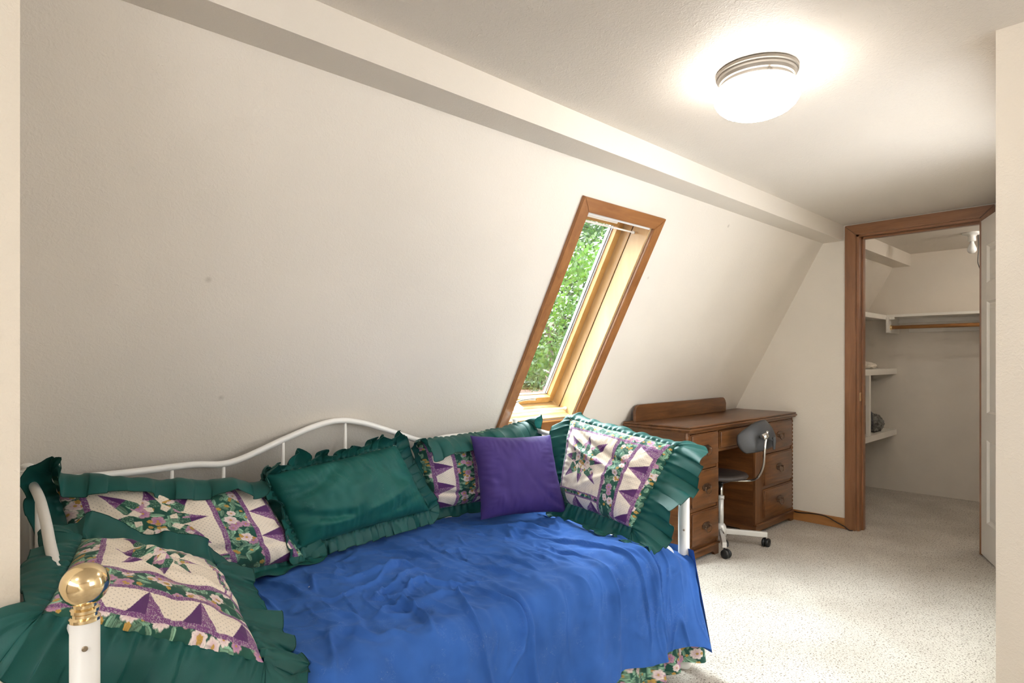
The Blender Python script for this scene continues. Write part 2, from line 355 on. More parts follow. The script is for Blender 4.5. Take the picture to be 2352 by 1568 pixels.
WALLC = (0.765, 0.70, 0.615)
M = dict(
    wall=plaster('cream_wall_paint', WALLC, 0.28), slopew=plaster('marked_slope_paint', WALLC, 0.28, marks=True), wall2=plaster('closet_wall_paint', (0.74, 0.67, 0.58), 0.12, 0.10),
    stubwall=plaster('stippled_wall_paint', (0.76, 0.68, 0.57), 0.32), ceil=plaster('stippled_ceiling_paint', (0.72, 0.66, 0.585), 0.5, 0.05),
    carpet=carpet_mat('flecked_carpet'),
    casing=wood('honey_casing_wood', (0.23, 0.085, 0.022), (0.36, 0.15, 0.045), (26, 26, 3), 0.32, 0.3),
    casingx=wood('honey_casing_wood_across', (0.23, 0.085, 0.022), (0.36, 0.15, 0.045), (3, 26, 26), 0.32, 0.3),
    dcasing=wood('brown_casing_wood', (0.20, 0.085, 0.035), (0.30, 0.135, 0.06), (24, 24, 2.5), 0.35, 0.2),
    dcasingx=wood('brown_casing_wood_across', (0.20, 0.085, 0.035), (0.30, 0.135, 0.06), (24, 2.5, 24), 0.35, 0.2),
    basewood=wood('orange_baseboard_wood', (0.34, 0.14, 0.04), (0.44, 0.20, 0.065), (24, 3, 24), 0.4, 0.2),
    liner=wood('pale_plywood', (0.44, 0.27, 0.11), (0.54, 0.36, 0.17), (9, 9, 1.4), 0.4, 0.15),
    sashw=wood('pine_sash_wood', (0.38, 0.19, 0.05), (0.48, 0.27, 0.085), (30, 30, 3), 0.35, 0.2),
    alu=plain('grey_aluminium', (0.52, 0.52, 0.53), 0.35, 0.8, var=0.05), seal=plain('black_seal', (0.02, 0.02, 0.02), 0.6, bump=0.05),
    pane=pane_mat('window_glass'),
    white=plain('white_enamel', (0.86, 0.84, 0.80), 0.28, var=0.02, bump=0.02), shelfw=plain('shelf_paint', (0.80, 0.76, 0.69), 0.5, var=0.04, bump=0.05),
    doorw=plain('door_paint', (0.80, 0.76, 0.70), 0.4, var=0.02, bump=0.06, bscale=200), plastic=plain('white_plastic', (0.85, 0.84, 0.80), 0.35, var=0.02),
    brass=plain('polished_brass', (0.86, 0.69, 0.42), 0.12, 1.0, var=0.04), bronze=plain('aged_bronze', (0.17, 0.11, 0.075), 0.3, 0.9, var=0.25, vscale=40),
    nickel=plain('satin_nickel', (0.17, 0.15, 0.125), 0.45, 0.5, var=0.04), chrome=plain('chrome', (0.75, 0.74, 0.72), 0.12, 1.0, var=0.03),
    screw=plain('steel_screw', (0.35, 0.28, 0.2), 0.35, 0.9, var=0.1), black=plain('black_plastic', (0.015, 0.015, 0.016), 0.35, var=0.2), rubber=plain('cord_rubber', (0.02, 0.012, 0.01), 0.45, var=0.2),
    greyplastic=plain('charcoal_plastic', (0.045, 0.045, 0.047), 0.45, var=0.1, bump=0.08, bscale=400), seatp=plain('dark_seat_vinyl', (0.05, 0.04, 0.036), 0.5, var=0.2),
    greymetal=plain('pale_grey_metal', (0.70, 0.68, 0.64), 0.35, 0.2, var=0.03),
    lampglass=emissive('lit_opal_glass', (1.0, 0.955, 0.90), LAMP), bulb=plain('frosted_bulb', (0.85, 0.85, 0.83), 0.25, var=0.02),
    globe=emissive('fill_lamp_glass', (1.0, 0.95, 0.88), 22.0),  # glow of the added closet fill lamp
    desk=wood('dark_stained_pine', (0.075, 0.025, 0.006), (0.19, 0.074, 0.022), (3, 30, 30), 0.34, 0.15, wear=0.10),
    deskv=wood('dark_stained_pine_upright', (0.085, 0.029, 0.008), (0.20, 0.08, 0.025), (30, 30, 3), 0.38, 0.12, wear=0.12),
    desky=wood('dark_stained_pine_deep', (0.075, 0.025, 0.006), (0.19, 0.074, 0.022), (30, 3, 30), 0.38, 0.12, wear=0.12),
    green=fabric('green_satin_cotton', (0.007, 0.088, 0.078), 0.5, 0.08, transl=0.12, mottling=0.15, spec=0.35), hem=fabric('dark_green_hem', (0.008, 0.05, 0.04), 0.7, 0.1),
    greenbody=fabric('green_cotton', (0.007, 0.098, 0.084), 0.6, 0.1, mottling=0.12, lint=0.25, spec=0.3),
    purple=fabric('purple_cotton', (0.058, 0.036, 0.17), 0.65, 0.15, mottling=0.1), blue=fabric('blue_bedspread_cotton', (0.034, 0.118, 0.40), 0.85, 0.10, mottling=0.14, lint=0.5),
    cream=fabric('cream_backing', (0.75, 0.68, 0.58), 0.8, 0.1), printed=printed('printed_quilt_cotton'),
    mattress=fabric('mattress_ticking', (0.7, 0.7, 0.72), 0.85, 0.1), bag=plain('crumpled_grey_plastic', (0.16, 0.155, 0.14), 0.22, 0.0, var=0.5, vscale=30), bagd=plain('dark_bundle', (0.05, 0.05, 0.055), 0.5, var=0.4, vscale=25),
    leaf_a=leaf_mat('bright_green_leaves', (0.018, 0.055, 0.007), (0.062, 0.125, 0.015)), leaf_b=leaf_mat('dark_green_leaves', (0.012, 0.036, 0.009), (0.036, 0.08, 0.018)), leaf_c=leaf_mat('pale_leaves', (0.042, 0.08, 0.02), (0.105, 0.15, 0.05)),  # leaf greens that differ from tree to tree
    bark=plain('grey_bark', (0.10, 0.08, 0.065), 0.9, var=0.4, vscale=12, bump=0.6, bscale=25), litter=plain('leaf_litter', (0.13, 0.06, 0.04), 0.95, var=0.45, vscale=2.5, bump=0.5, bscale=8),
    boulder=plain('pale_boulder', (0.45, 0.43, 0.34), 0.9, var=0.3, vscale=3, bump=0.4, bscale=8),
    lint=plain('white_lint', (0.8, 0.8, 0.78), 0.9, var=0.02),
)

# ------------------------------------------------------------------ the setting
H = 2.13; XE = 4.613; XB = 6.30; BEAMY0, BEAMY1, BEAMZ = 1.507, 1.645, 2.023
RWX, RWY = 2.193, 0.315; LWX, LWY = 0.0985, 1.40
WX0, WX1, WS0, WS1 = 2.085, 2.596, 0.975, 2.10     # window opening in slope coordinates

bm = nbm(); box(bm, -2.2, 6.5, 0.2, 3.1, -0.12, 0.0); box(bm, -2.2, RWX + 0.1, -1.9, 0.2, -0.12, 0.0); struct('floor', bm, M['carpet'])
bm = nbm(); box(bm, -2.2, 6.5, 0.2, 1.75, H, H + 0.12); box(bm, -2.2, RWX + 0.1, -1.9, 0.2, H, H + 0.12); struct('ceiling', bm, M['ceil'])
bm = nbm(); box(bm, -2.2, 6.5, BEAMY0, 2.0, BEAMZ, H + 0.1); struct('trim_1', bm, M['wall'])
bm = nbm()                                        # sloped wall around the window opening
SB, ST, DT = -0.1, 2.55, 0.205
for x0, x1, s0, s1 in ((-2.2, WX0, SB, ST), (WX1, 6.5, SB, ST), (WX0, WX1, SB, WS0), (WX0, WX1, WS1, ST)):
    box(bm, x0, x1, s0, s1, 0.0, DT, M=MS)
struct('wall_back', bm, M['slopew'])
# end wall with the closet doorway
DY0, DY1, DZ = 0.735, 1.425, 2.055
bm = nbm()
box(bm, XE, XE + 0.11, DY1, 2.75, 0, H + 0.05); box(bm, XE, XE + 0.11, -1.4, DY0, 0, H + 0.05); box(bm, XE, XE + 0.11, DY0, DY1, DZ, H + 0.05)
struct('wall_end', bm, M['wall'])
bm = nbm(); box(bm, RWX, RWX + 0.11, -1.9, RWY, 0, H + 0.05)
CX0, CX1, CZ0, CZ1 = 2.36, 3.40, 0.55, 1.92                        # added unseen window behind the near wall end, brightens the desk end
for x0, x1, z0, z1 in ((RWX + 0.11, CX0, 0, H + 0.05), (CX1, XE, 0, H + 0.05), (CX0, CX1, 0, CZ0), (CX0, CX1, CZ1, H + 0.05)): box(bm, x0, x1, RWY - 0.115, RWY, z0, z1)
struct('wall_right', bm, M['stubwall'])
wv = bpy.data.objects.new('window_4', None); C.objects.link(wv); wv['kind'] = 'structure'
for q in np.linspace(CX0, CX1, 4):
    bm = nbm(); box(bm, max(CX0, q - 0.02), min(CX1, q + 0.02), RWY - 0.08, RWY - 0.04, CZ0, CZ1, 0.003); obj('mullion', bm, M['doorw'], wv)
bm = nbm(); box(bm, -2.2, LWX, LWY, 2.75, 0, H + 0.05); struct('wall_left', bm, M['stubwall'])
bm = nbm(); box(bm, -2.2, -2.05, -1.9, LWY, 0, 1.35); box(bm, -2.2, -2.05, -1.9, LWY, 2.04, H + 0.05); box(bm, -2.2, -2.05, LWY - 0.15, LWY, 0, H + 0.05)
box(bm, -2.05, 0.9, -1.9, -1.75, 0, H + 0.05); box(bm, 0.9, RWX, -1.9, -1.75, 0, 0.95); box(bm, -2.05, RWX, -1.9, -1.75, 2.04, H + 0.05); box(bm, -2.2, -2.05, -1.9, -1.75, 0, H + 0.05); struct('wall_hall', bm, M['wall'])
for wi, (n_, horiz) in enumerate(((2, True), (3, False))):          # hall windows behind the viewer, added to let in fill daylight
    wv = bpy.data.objects.new('window_%d' % (wi + 2), None); C.objects.link(wv); wv['kind'] = 'structure'
    lo, hi = (0.9, RWX) if horiz else (-1.75, LWY - 0.15)
    for q in np.linspace(lo, hi, n_ + 1):
        bm = nbm(); q0, q1 = max(lo, q - 0.03), min(hi, q + 0.03)
        box(bm, *((q0, q1, -1.85, -1.80) if horiz else (-2.15, -2.10, q0, q1)), 0.95 if horiz else 1.35, 2.04, 0.003); obj('mullion', bm, M['doorw'], wv)
    for z in (0.95 if horiz else 1.35, 1.99):
        bm = nbm(); box(bm, *((lo, hi, -1.845, -1.805) if horiz else (-2.145, -2.105, lo, hi)), z, z + 0.05, 0.003); obj('transom', bm, M['doorw'], wv)
bm = nbm(); box(bm, XB, XB + 0.15, -0.3, 2.75, 0, H + 0.05); struct('wall_closet_back', bm, M['wall2'])
bm = nbm(); box(bm, XE + 0.11, XB, 0.05, 0.20, 0, H + 0.05); struct('wall_closet_right', bm, M['wall2'])
bm = nbm(); box(bm, XE - 0.013, XE, DY1 + 0.07, 2.6, 0, 0.075, 0.003); struct('baseboard_end', bm, M['basewood'])

# doorway: casing, jamb, stop, strike plate, open leaf
door = bpy.data.objects.new('door_1', None); C.objects.link(door); door['kind'] = 'structure'
CW = 0.07
def casing_piece(p, mat):
    bm = nbm(); prism(bm, p, XE - 0.018, XE, 'YZ'); bmesh.ops.bevel(bm, geom=[e for e in bm.edges], offset=0.003, segments=2, affect='EDGES')
    return obj('casing', bm, mat, door)
casing_piece([(DY1, 0), (DY1 + CW, 0), (DY1 + CW, DZ + CW - 0.006), (DY1, DZ - 0.006)], M['dcasing'])
casing_piece([(DY0 - CW, 0), (DY0, 0), (DY0, DZ - 0.006), (DY0 - CW, DZ + CW - 0.006)], M['dcasing'])
casing_piece([(DY0, DZ - 0.004), (DY1, DZ - 0.004), (DY1 + CW, DZ + CW - 0.004), (DY0 - CW, DZ + CW - 0.004)], M['dcasingx'])
bm = nbm(); box(bm, XE - 0.004, XE + 0.114, DY1 - 0.018, DY1, 0, DZ, 0.001); obj('jamb', bm, M['dcasing'], door)
bm = nbm(); box(bm, XE - 0.004, XE + 0.114, DY0, DY0 + 0.006, 0, DZ, 0.001); obj('jamb', bm, M['dcasing'], door)
bm = nbm(); box(bm, XE - 0.004, XE + 0.114, DY0, DY1, DZ - 0.018, DZ, 0.001); obj('head_jamb', bm, M['dcasingx'], door)
bm = nbm(); box(bm, XE + 0.045, XE + 0.085, DY1 - 0.030, DY1 - 0.018, 0, DZ - 0.018, 0.001); obj('stop', bm, M['dcasing'], door)
bm = nbm(); box(bm, XE + 0.045, XE + 0.085, DY0, DY1, DZ - 0.030, DZ - 0.018, 0.001); obj('stop', bm, M['dcasingx'], door)
bm = nbm(); box(bm, XE + 0.008, XE + 0.036, DY1 - 0.0195, DY1 - 0.018, 0.90, 0.96, 0.0005); obj('strike_plate', bm, M['brass'], door)
# the six-panel leaf, swung into the room: local u along the leaf, w through it
LH, LW_, LT = 2.015, 0.66, 0.035
ld = Vector((-0.919, -0.394, 0)); ln = Vector((-0.394, 0.919, 0))       # ln faces the bed
MLf = Matrix(((ld.x, ln.x, 0, XE - 0.03), (ld.y, ln.y, 0, 0.728), (0, 0, 1, 0.012), (0, 0, 0, 1)))
leaf_cells_u = [(0.105, 0.295), (0.365, 0.555)]
leaf_cells_z = [(0.21, 0.70), (0.86, 1.52), (1.63, 1.85)]
bm = nbm()
us = [0, 0.105, 0.295, 0.365, 0.555, LW_]; zs = [0, 0.21, 0.70, 0.86, 1.52, 1.63, 1.85, LH]
box(bm, 0, us[1], -LT, 0, 0, LH, 0.001, MLf); box(bm, us[2], us[3], -LT, 0, 0, LH, 0, MLf); box(bm, us[4], LW_, -LT, 0, 0, LH, 0.001, MLf)
for u0, u1 in leaf_cells_u:
    for z0, z1 in ((0, 0.21), (0.70, 0.86), (1.52, 1.63), (1.85, LH)): box(bm, u0, u1, -LT, 0, z0, z1, 0, MLf)
leafo = obj('door_leaf', bm, M['doorw'], door)
for u0, u1 in leaf_cells_u:
    for z0, z1 in leaf_cells_z:
        bm = nbm()
        loops = []
        for ins, dep in ((0.0, -0.001), (0.012, -0.011), (0.02, -0.011), (0.045, -0.003), (0.05, -0.003)):
            loops.append([bm.verts.new(MLf @ Vector(p)) for p in ((u0 + ins, dep, z0 + ins), (u1 - ins, dep, z0 + ins), (u1 - ins, dep, z1 - ins), (u0 + ins, dep, z1 - ins))])
        for A, B in zip(loops, loops[1:]):
            for k in range(4): bm.faces.new((A[k], A[(k + 1) % 4], B[(k + 1) % 4], B[k]))
        bm.faces.new(loops[-1])
        bk = [bm.verts.new(MLf @ Vector(p)) for p in ((u0, -LT + .004, z0), (u1, -LT + .004, z0), (u1, -LT + .004, z1), (u0, -LT + .004, z1))]
        bm.faces.new(bk)
        for k in range(4): bm.faces.new((loops[0][k], loops[0][(k + 1) % 4], bk[(k + 1) % 4], bk[k]))
        obj('panel', bm, M['doorw'], leafo)

# window in the slope
win = bpy.data.objects.new('window_1', None); C.objects.link(win); win['kind'] = 'structure'
def wbox(name, x0, x1, s0, s1, d0, d1, mat, parent=win, bev=0.0015):
    bm = nbm(); box(bm, x0, x1, s0, s1, d0, d1, bev, MS); return obj(name, bm, mat, parent)
CWN = 0.062
def wcasing(p, mat):
    bm = nbm(); vs = prism(bm, p, -0.017, 0.0, 'XY')
    for v in bm.verts: v.co = MS @ v.co
    bmesh.ops.bevel(bm, geom=[e for e in bm.edges], offset=0.002, segments=2, affect='EDGES')
    return obj('casing', bm, mat, win)
a0, a1, b0, b1 = WX0, WX1, WS0, WS1
wcasing([(a0 - CWN, b0 - CWN), (a0, b0), (a0, b1), (a0 - CWN, b1 + CWN)], M['casing'])
wcasing([(a1, b0), (a1 + CWN, b0 - CWN), (a1 + CWN, b1 + CWN), (a1, b1)], M['casing'])
wcasing([(a0, b1), (a1, b1), (a1 + CWN, b1 + CWN), (a0 - CWN, b1 + CWN)], M['casingx'])
wcasing([(a0 - CWN, b0 - CWN), (a1 + CWN, b0 - CWN), (a1, b0), (a0, b0)], M['casingx'])
t = 0.012
wbox('liner_board', a0, a0 + t, b0, b1, 0.001, 0.101, M['liner']); wbox('liner_board', a1 - t, a1, b0, b1, 0.001, 0.101, M['liner'])
wbox('liner_board', a0 + t, a1 - t, b1 - t, b1, 0.001, 0.104, M['white'])
wbox('sill_board', a0 + t, a1 - t, b0, b0 + t, 0.001, 0.104, M['liner'])
wbox('seal_strip', a0 + 0.002, a0 + 0.006, b0, b1, 0.101, 0.108, M['seal']); wbox('seal_strip', a1 - 0.006, a1 - 0.002, b0, b1, 0.101, 0.108, M['seal'])
# fixed frame, then the sash, aluminium glazing bead and the pane
wbox('frame', a0, a0 + t, b0, b1, 0.108, 0.206, M['liner']); wbox('frame', a1 - t, a1, b0, b1, 0.108, 0.206, M['liner'])
wbox('frame', a0 + t, a1 - t, b1 - t, b1, 0.108, 0.206, M['sashw']); wbox('frame', a0 + t, a1 - t, b0, b0 + t, 0.108, 0.206, M['liner'])
e0, e1, f0, f1 = a0 + 0.018, a1 - 0.018, b0 + 0.014, b1 - 0.016
sash = wbox('sash_stile', e0, e0 + 0.042, f0, f1, 0.158, 0.21, M['sashw']); wbox('sash_stile', e1 - 0.042, e1, f0, f1, 0.158, 0.21, M['sashw'])
wbox('sash_rail', e0 + 0.042, e1 - 0.042, f0, f0 + 0.036, 0.150, 0.21, M['sashw']); wbox('sash_rail', e0 + 0.042, e1 - 0.042, f1 - 0.042, f1, 0.158, 0.21, M['sashw'])
g0, g1, h0, h1 = e0 + 0.042, e1 - 0.042, f0 + 0.036, f1 - 0.042
for q in (0, 1):
    off = 0.007 * q
    for x0, x1, s0, s1 in ((g0 - .002 + off, g0 + .005 + off, h0, h1), (g1 - .005 - off, g1 + .002 - off, h0, h1), (g0, g1, h0 - .002, h0 + .004), (g0, g1, h1 - .004, h1 + .002)):
        if q == 1 and s1 - s0 < 0.1: continue
        wbox('glazing_bead', x0, x1, s0, s1, 0.185 + 0.008 * q, 0.2 + 0.008 * q, M['alu'], bev=0.0008)
wbox('pane', g0, g1, h0, h1, 0.204, 0.208, M['pane'], bev=0)
wbox('blind_rail', a0 + t, a1 - t - 0.10, b1 - t - 0.028, b1 - t - 0.002, 0.125, 0.150, M['plastic'], bev=0.005)
# latch with lever on the sill
lt_ = wbox('latch', a0 + 0.05, a0 + 0.19, b0 + t, b0 + t + 0.022, 0.085, 0.150, M['greymetal'], bev=0.004)
bm = nbm()
tube(bm, spline([slope(a0 + .14, b0 + t + .026, .125), slope(a0 + .20, b0 + t + .040, .130), slope(a0 + .27, b0 + t + .043, .132), slope(a0 + .31, b0 + t + .040, .132)], 6), [0.006] * 12 + [0.0075] * 7, 10); obj('lever', bm, M['chrome'], lt_, True)
bm = nbm(); lathe(bm, [(0.011, 0), (0.011, 0.012), (0.008, 0.016), (0, 0.016)], slope(a0 + .14, b0 + t + .02, .125), (0, -SK, 1)); obj('pivot', bm, M['black'], lt_)

def rod(name, pa, pb, r, label):
    t_ = thing(name, label, 'rod'); pa, pb = Vector(pa), Vector(pb)
    mid = pa + (pb - pa) * 0.55
    bm = nbm(); tube(bm, [pa, mid], r, 14); obj('outer_tube', bm, M['plastic'], t_, True)
    bm = nbm(); tube(bm, [mid, pb], r * 0.8, 14); obj('inner_tube', bm, M['plastic'], t_, True)
    for p, q in ((pa, pb), (pb, pa)):
        d = (q - p).normalized(); bm = nbm(); tube(bm, [p, p + d * 0.014], r * 1.35, 14); obj('end_cap', bm, M['plastic'], t_, True)
rod('tension_rod', slope(a0 + t, b1 - 0.055, 0.085), slope(a1 - t, b1 - 0.055, 0.085), 0.0055, 'white curtain tension rod spanning the top of the window recess')
rod('tension_rod', slope(a0 + t, b0 + 0.030, 0.055), slope(a1 - t, b0 + 0.030, 0.055), 0.0065, 'white curtain tension rod spanning the window recess just above the sill')

# ------------------------------------------------------------------ ceiling lamps
def ceiling_light(x, y, label):
    t_ = thing('ceiling_light', label, 'ceiling light', 'flush ceiling lights')
    bm = nbm(); lathe(bm, [(0.124, 0.0), (0.127, -0.004), (0.127, -0.012), (0.122, -0.015), (0.123, -0.020), (0.119, -0.024), (0.117, -0.034), (0.112, -0.037), (0.109, -0.052), (0.0, -0.052)], (x, y, H), seg=64)
    smooth_by_angle(obj('base_pan', bm, M['nickel'], t_), 30)
    for k in range(3):
        a = math.radians(225 + 120 * k); d = Vector((math.cos(a), math.sin(a), 0))
        bm = nbm(); lathe(bm, [(0.004, 0), (0.004, 0.006), (0.0055, 0.007), (0.0055, 0.010), (0, 0.0105)], Vector((x, y, H - 0.046)) + d * 0.108, d, 12); obj('set_screw', bm, M['nickel'], t_)
    fl = lambda a, h: 1 + 0.012 * math.cos(30 * a) * min(1, max(0, (-h - 0.06) / 0.02)) 
    bm = nbm(); lathe(bm, [(0.100, -0.046), (0.118, -0.050), (0.129, -0.060), (0.133, -0.073), (0.131, -0.090), (0.122, -0.108), (0.104, -0.125), (0.078, -0.137), (0.045, -0.144), (0.0, -0.147)], (x, y, H), seg=120, flute=fl)
    obj('glass_shade', bm, M['lampglass'], t_, True)
ceiling_light(1.935, 0.895, 'lit round flush ceiling light with nickel base above the carpet')
ceiling_light(0.55, -0.95, 'added round ceiling light for fill, out of view at the near end of the hall')  # added unseen lamp, fills the room from behind the viewer
ceiling_light(-0.95, 0.45, 'added round ceiling light for fill, out of view at the far end of the hall')  # second added hall lamp, also out of view, for more fill

# ------------------------------------------------------------------ closet fittings
CY = 1.615
cs = thing('closet_shelf', 'long white closet shelf on cleats along the closet back wall', 'shelf')
bm = nbm(); box(bm, 6.0, XB, 0.20, CY, 1.555, 1.578, 0.002); obj('board', bm, M['shelfw'], cs)
bm = nbm(); box(bm, XB - 0.02, XB, 0.20, CY - 0.10, 1.43, 1.475, 0.002); obj('cleat', bm, M['shelfw'], cs)
bm = nbm(); box(bm, XB - 0.02, XB, 0.20, CY - 0.02, 1.515, 1.555, 0.002); obj('cleat', bm, M['shelfw'], cs)
bm = nbm(); box(bm, 5.98, XB, CY - 0.02, CY, 1.42, 1.555, 0.002); obj('end_board', bm, M['shelfw'], cs)
bm = nbm(); box(bm, 6.0, 6.09, CY - 0.06, CY - 0.02, 1.535, 1.555, 0.002); obj('bracket_block', bm, M['shelfw'], cs)
ss = thing('side_shelf', 'white shelf board along the sloped side of the closet, level with the rod', 'shelf')
bm = nbm(); prism(bm, [(CY, 1.552), (SY - SK * 1.552, 1.552), (SY - SK * 1.575, 1.575), (CY, 1.575)], XE + 0.11, XB - 0.003, 'YZ'); obj('board', bm, M['shelfw'], ss)
bm = nbm(); box(bm, XE + 0.11, 5.975, CY - 0.001, CY + 0.018, 1.535, 1.552, 0.001); obj('edge_strip', bm, M['shelfw'], ss)
cr = thing('closet_rod', 'varnished wooden clothes rod under the closet shelf', 'clothes rod')
bm = nbm(); tube(bm, [(6.045, 0.20, 1.468), (6.045, CY - 0.026, 1.468)], 0.016, 16); obj('pole', bm, M['basewood'], cr, True)
bm = nbm(); lathe(bm, [(0.0, 0), (0.024, 0), (0.024, 0.004), (0.0185, 0.006), (0.0185, 0.016), (0.0, 0.016)], (6.045, CY - 0.02, 1.468), (0, -1, 0), 20); obj('socket', bm, M['brass'], cr)
def low_shelf(z, label):
    t_ = thing('corner_shelf', label, 'shelf')
    zt, zb = z, z - 0.035
    bm = nbm(); prism(bm, [(CY + 0.018, zt - 0.018), (SY - SK * (zt - 0.018) - 0.002, zt - 0.018), (SY - SK * zt - 0.002, zt), (CY + 0.018, zt)], XE + 0.11, XB, 'YZ'); obj('board', bm, M['shelfw'], t_)
    bm = nbm(); box(bm, XE + 0.11, XB, CY, CY + 0.018, zb - 0.015, zt, 0.001); obj('front_edge', bm, M['shelfw'], t_)
    return t_
low_shelf(1.107, 'white closet corner shelf above the upright post')
low = low_shelf(0.557, 'white lower closet corner shelf holding the crumpled bag')
bm = nbm(); box(bm, 5.55, 5.585, CY + 0.002, CY + 0.032, 0.5575, 1.0565, 0.002)
tag(obj('shelf_post', bm, M['shelfw']), 'thin white upright post between the two closet corner shelves', 'post')
def lump(name, c, r, mat, seed, label, cat, crease=0.22, freq=9, parent=None):
    bm = nbm(); bmesh.ops.create_icosphere(bm, subdivisions=5, radius=1)
    co = np.array([v.co for v in bm.verts])
    n1 = perlin(co[:, 0] * freq * .25 + 7 + co[:, 2] * 2, co[:, 1] * freq * .25 + co[:, 2] * freq * .2, seed); n2 = perlin(co[:, 0] * freq * .6 + co[:, 2] * 3, co[:, 1] * freq * .6 - co[:, 2] * freq * .5, seed + 1)
    f = 1 + crease * (1 - 2.2 * np.abs(n1)) * 0.5 + crease * (0.5 - 1.6 * np.abs(n2)) * 0.6
    for v, k in zip(bm.verts, f):
        v.co = Vector((c[0] + v.co.x * r[0] * k, c[1] + v.co.y * r[1] * k, max(c[2] + v.co.z * r[2] * k, c[2] - r[2] * 0.82)))
    o = obj(name, bm, mat, parent, True)
    if label: tag(o, label, cat)
    return o
bgo = lump('plastic_bag', (5.94, 1.735, 0.625), (0.15, 0.09, 0.08), M['bag'], 5, 'crumpled shiny grey plastic bag on the lower closet shelf', 'bag', 0.34, 13)
lump('dark_bundle', (5.70, 1.735, 0.665), (0.08, 0.09, 0.13), M['bagd'], 9, 'dark crumpled bundle beside the grey bag on the lower closet shelf', 'bundle', 0.25, 8)
lump('cloth_heap', (5.74, 1.735, 1.135), (0.10, 0.10, 0.033), M['cream'], 3, 'pale crumpled cloth lying on the upper closet corner shelf', 'cloth', 0.25, 8)
kb = thing('keyless_lamp', 'unlit bare bulb in a white porcelain holder on the closet ceiling', 'lamp')
kx, ky = 5.57, 0.94
bm = nbm(); lathe(bm, [(0.062, 0), (0.062, -0.006), (0.055, -0.014), (0.030, -0.020), (0.024, -0.030), (0.026, -0.060), (0.022, -0.064), (0, -0.064)], (kx, ky, H), seg=28); obj('holder', bm, M['plastic'], kb, True)
bm = nbm(); lathe(bm, [(0.0125, -0.060), (0.0135, -0.078), (0.022, -0.098), (0.029, -0.120), (0.028, -0.136), (0.018, -0.150), (0, -0.154)], (kx, ky, H), seg=24); obj('bulb', bm, M['bulb'], kb, True)
kc = thing('closet_fill_lamp', 'added small globe lamp for closet fill light, unseen beyond the door', 'lamp'); gx, gy = 5.45, 0.40  # added lamp hidden by the door leaf, brightens the closet
bm = nbm(); lathe(bm, [(0.065, 0), (0.065, -0.012), (0.05, -0.02), (0.045, -0.035), (0, -0.035)], (gx, gy, H), seg=28); obj('holder', bm, M['plastic'], kc, True)
bm = nbm(); lathe(bm, [(0.04, -0.034)] + [(0.07 * math.sin(a), -0.095 + 0.07 * math.cos(a)) for a in np.linspace(0.62, math.pi - 0.01, 14)] + [(0, -0.165)], (gx, gy, H), seg=32); obj('globe', bm, M['globe'], kc, True)
bm = nbm(); tube(bm, spline([(kx + 0.01, ky - 0.035, H - 0.018), (kx + 0.012, ky - 0.037, H - 0.12), (kx + 0.012, ky - 0.034, H - 0.22), (kx + 0.014, ky - 0.045, H - 0.27)], 6), 0.003, 8); obj('pull_cord', bm, M['rubber'], kb, True)

# ------------------------------------------------------------------ desk
dk = thing('writing_desk', 'dark stained pine kneehole desk with seven drawers and raised backboard', 'desk')
DXa, DXb, DF, DTz = 3.115, 4.590, 1.85, 0.80       # body left / right / front plane / top height
def px_x(px, Y=DF): return at(px, 900, Y=Y)[0]
DBK = SY - SK * DTz - 0.012
bm = nbm()                                           # desktop with stepped moulded edge
for z0, z1, o_ in ((DTz - 0.012, DTz, 0.012), (DTz - 0.026, DTz - 0.012, 0.020), (DTz - 0.036, DTz - 0.026, 0.010)):
    xs0, xs1, yf = DXa - o_, min(DXb + o_, XE - 0.016), DF - o_ - 0.012
    box(bm, xs0, xs1, yf, DBK, z0, z1, 0.0045, seg=3)
smooth_by_angle(obj('desktop', bm, M['desk'], dk), 30)
bm = nbm()
hb = 0.105; bx0, bx1 = DXa + 0.015, DXa + 1.17
bo = [(bx0, 0)] + [(bx0 + 0.045 - 0.045 * math.cos(a), hb - 0.045 + 0.045 * math.sin(a)) for a in np.linspace(0, math.pi / 2, 7)] + [(bx1 - 0.045 + 0.045 * math.sin(a), hb - 0.045 + 0.045 * math.cos(a)) for a in np.linspace(0, math.pi / 2, 7)] + [(bx1, 0)]
prism(bm, [(p[0], DTz + p[1]) for p in bo], DBK - 0.075, DBK - 0.056, 'XZ'); bmesh.ops.bevel(bm, geom=[e for e in bm.edges if abs(e.verts[0].co.y - e.verts[1].co.y) < 1e-6], offset=0.004, segments=3, affect='EDGES')
smooth_by_angle(obj('backboard', bm, M['desk'], dk), 40)
KX0, KX1 = 3.475, px_x(1735)                         # kneehole
BODYZ = DTz - 0.036
def side_panel(x0, x1, z0, z1, y0=DF + 0.004):
    bm = nbm(); prism(bm, [(y0, z0), (SY - SK * z0 - 0.02 if z0 > 0.9 else min(DBK - 0.01, DBK), z0), (DBK - 0.01, z1), (y0, z1)], x0, x1, 'YZ'); return obj('side_panel', bm, M['desky'], dk)
side_panel(DXa + 0.004, DXa + 0.022, 0.06, BODYZ); side_panel(KX0 - 0.018, KX0, 0.06, BODYZ); side_panel(KX1, KX1 + 0.018, 0.06, BODYZ); side_panel(DXb - 0.022, DXb - 0.004, 0.06, BODYZ)
for x0, x1 in ((DXa + 0.022, KX0 - 0.018), (KX1 + 0.018, DXb - 0.022)):
    bm = nbm(); box(bm, x0, x1, DF + 0.05, DBK - 0.02, 0.06, 0.075); obj('bottom_board', bm, M['desk'], dk)
bm = nbm(); box(bm, DXa + 0.022, DXb - 0.022, DBK - 0.02, DBK - 0.012, 0.08, BODYZ); obj('back_panel', bm, M['desk'], dk)
bm = nbm(); box(bm, KX0, KX1, DF + 0.02, DF + 0.035, 0.62, BODYZ); obj('apron_panel', bm, M['desk'], dk)
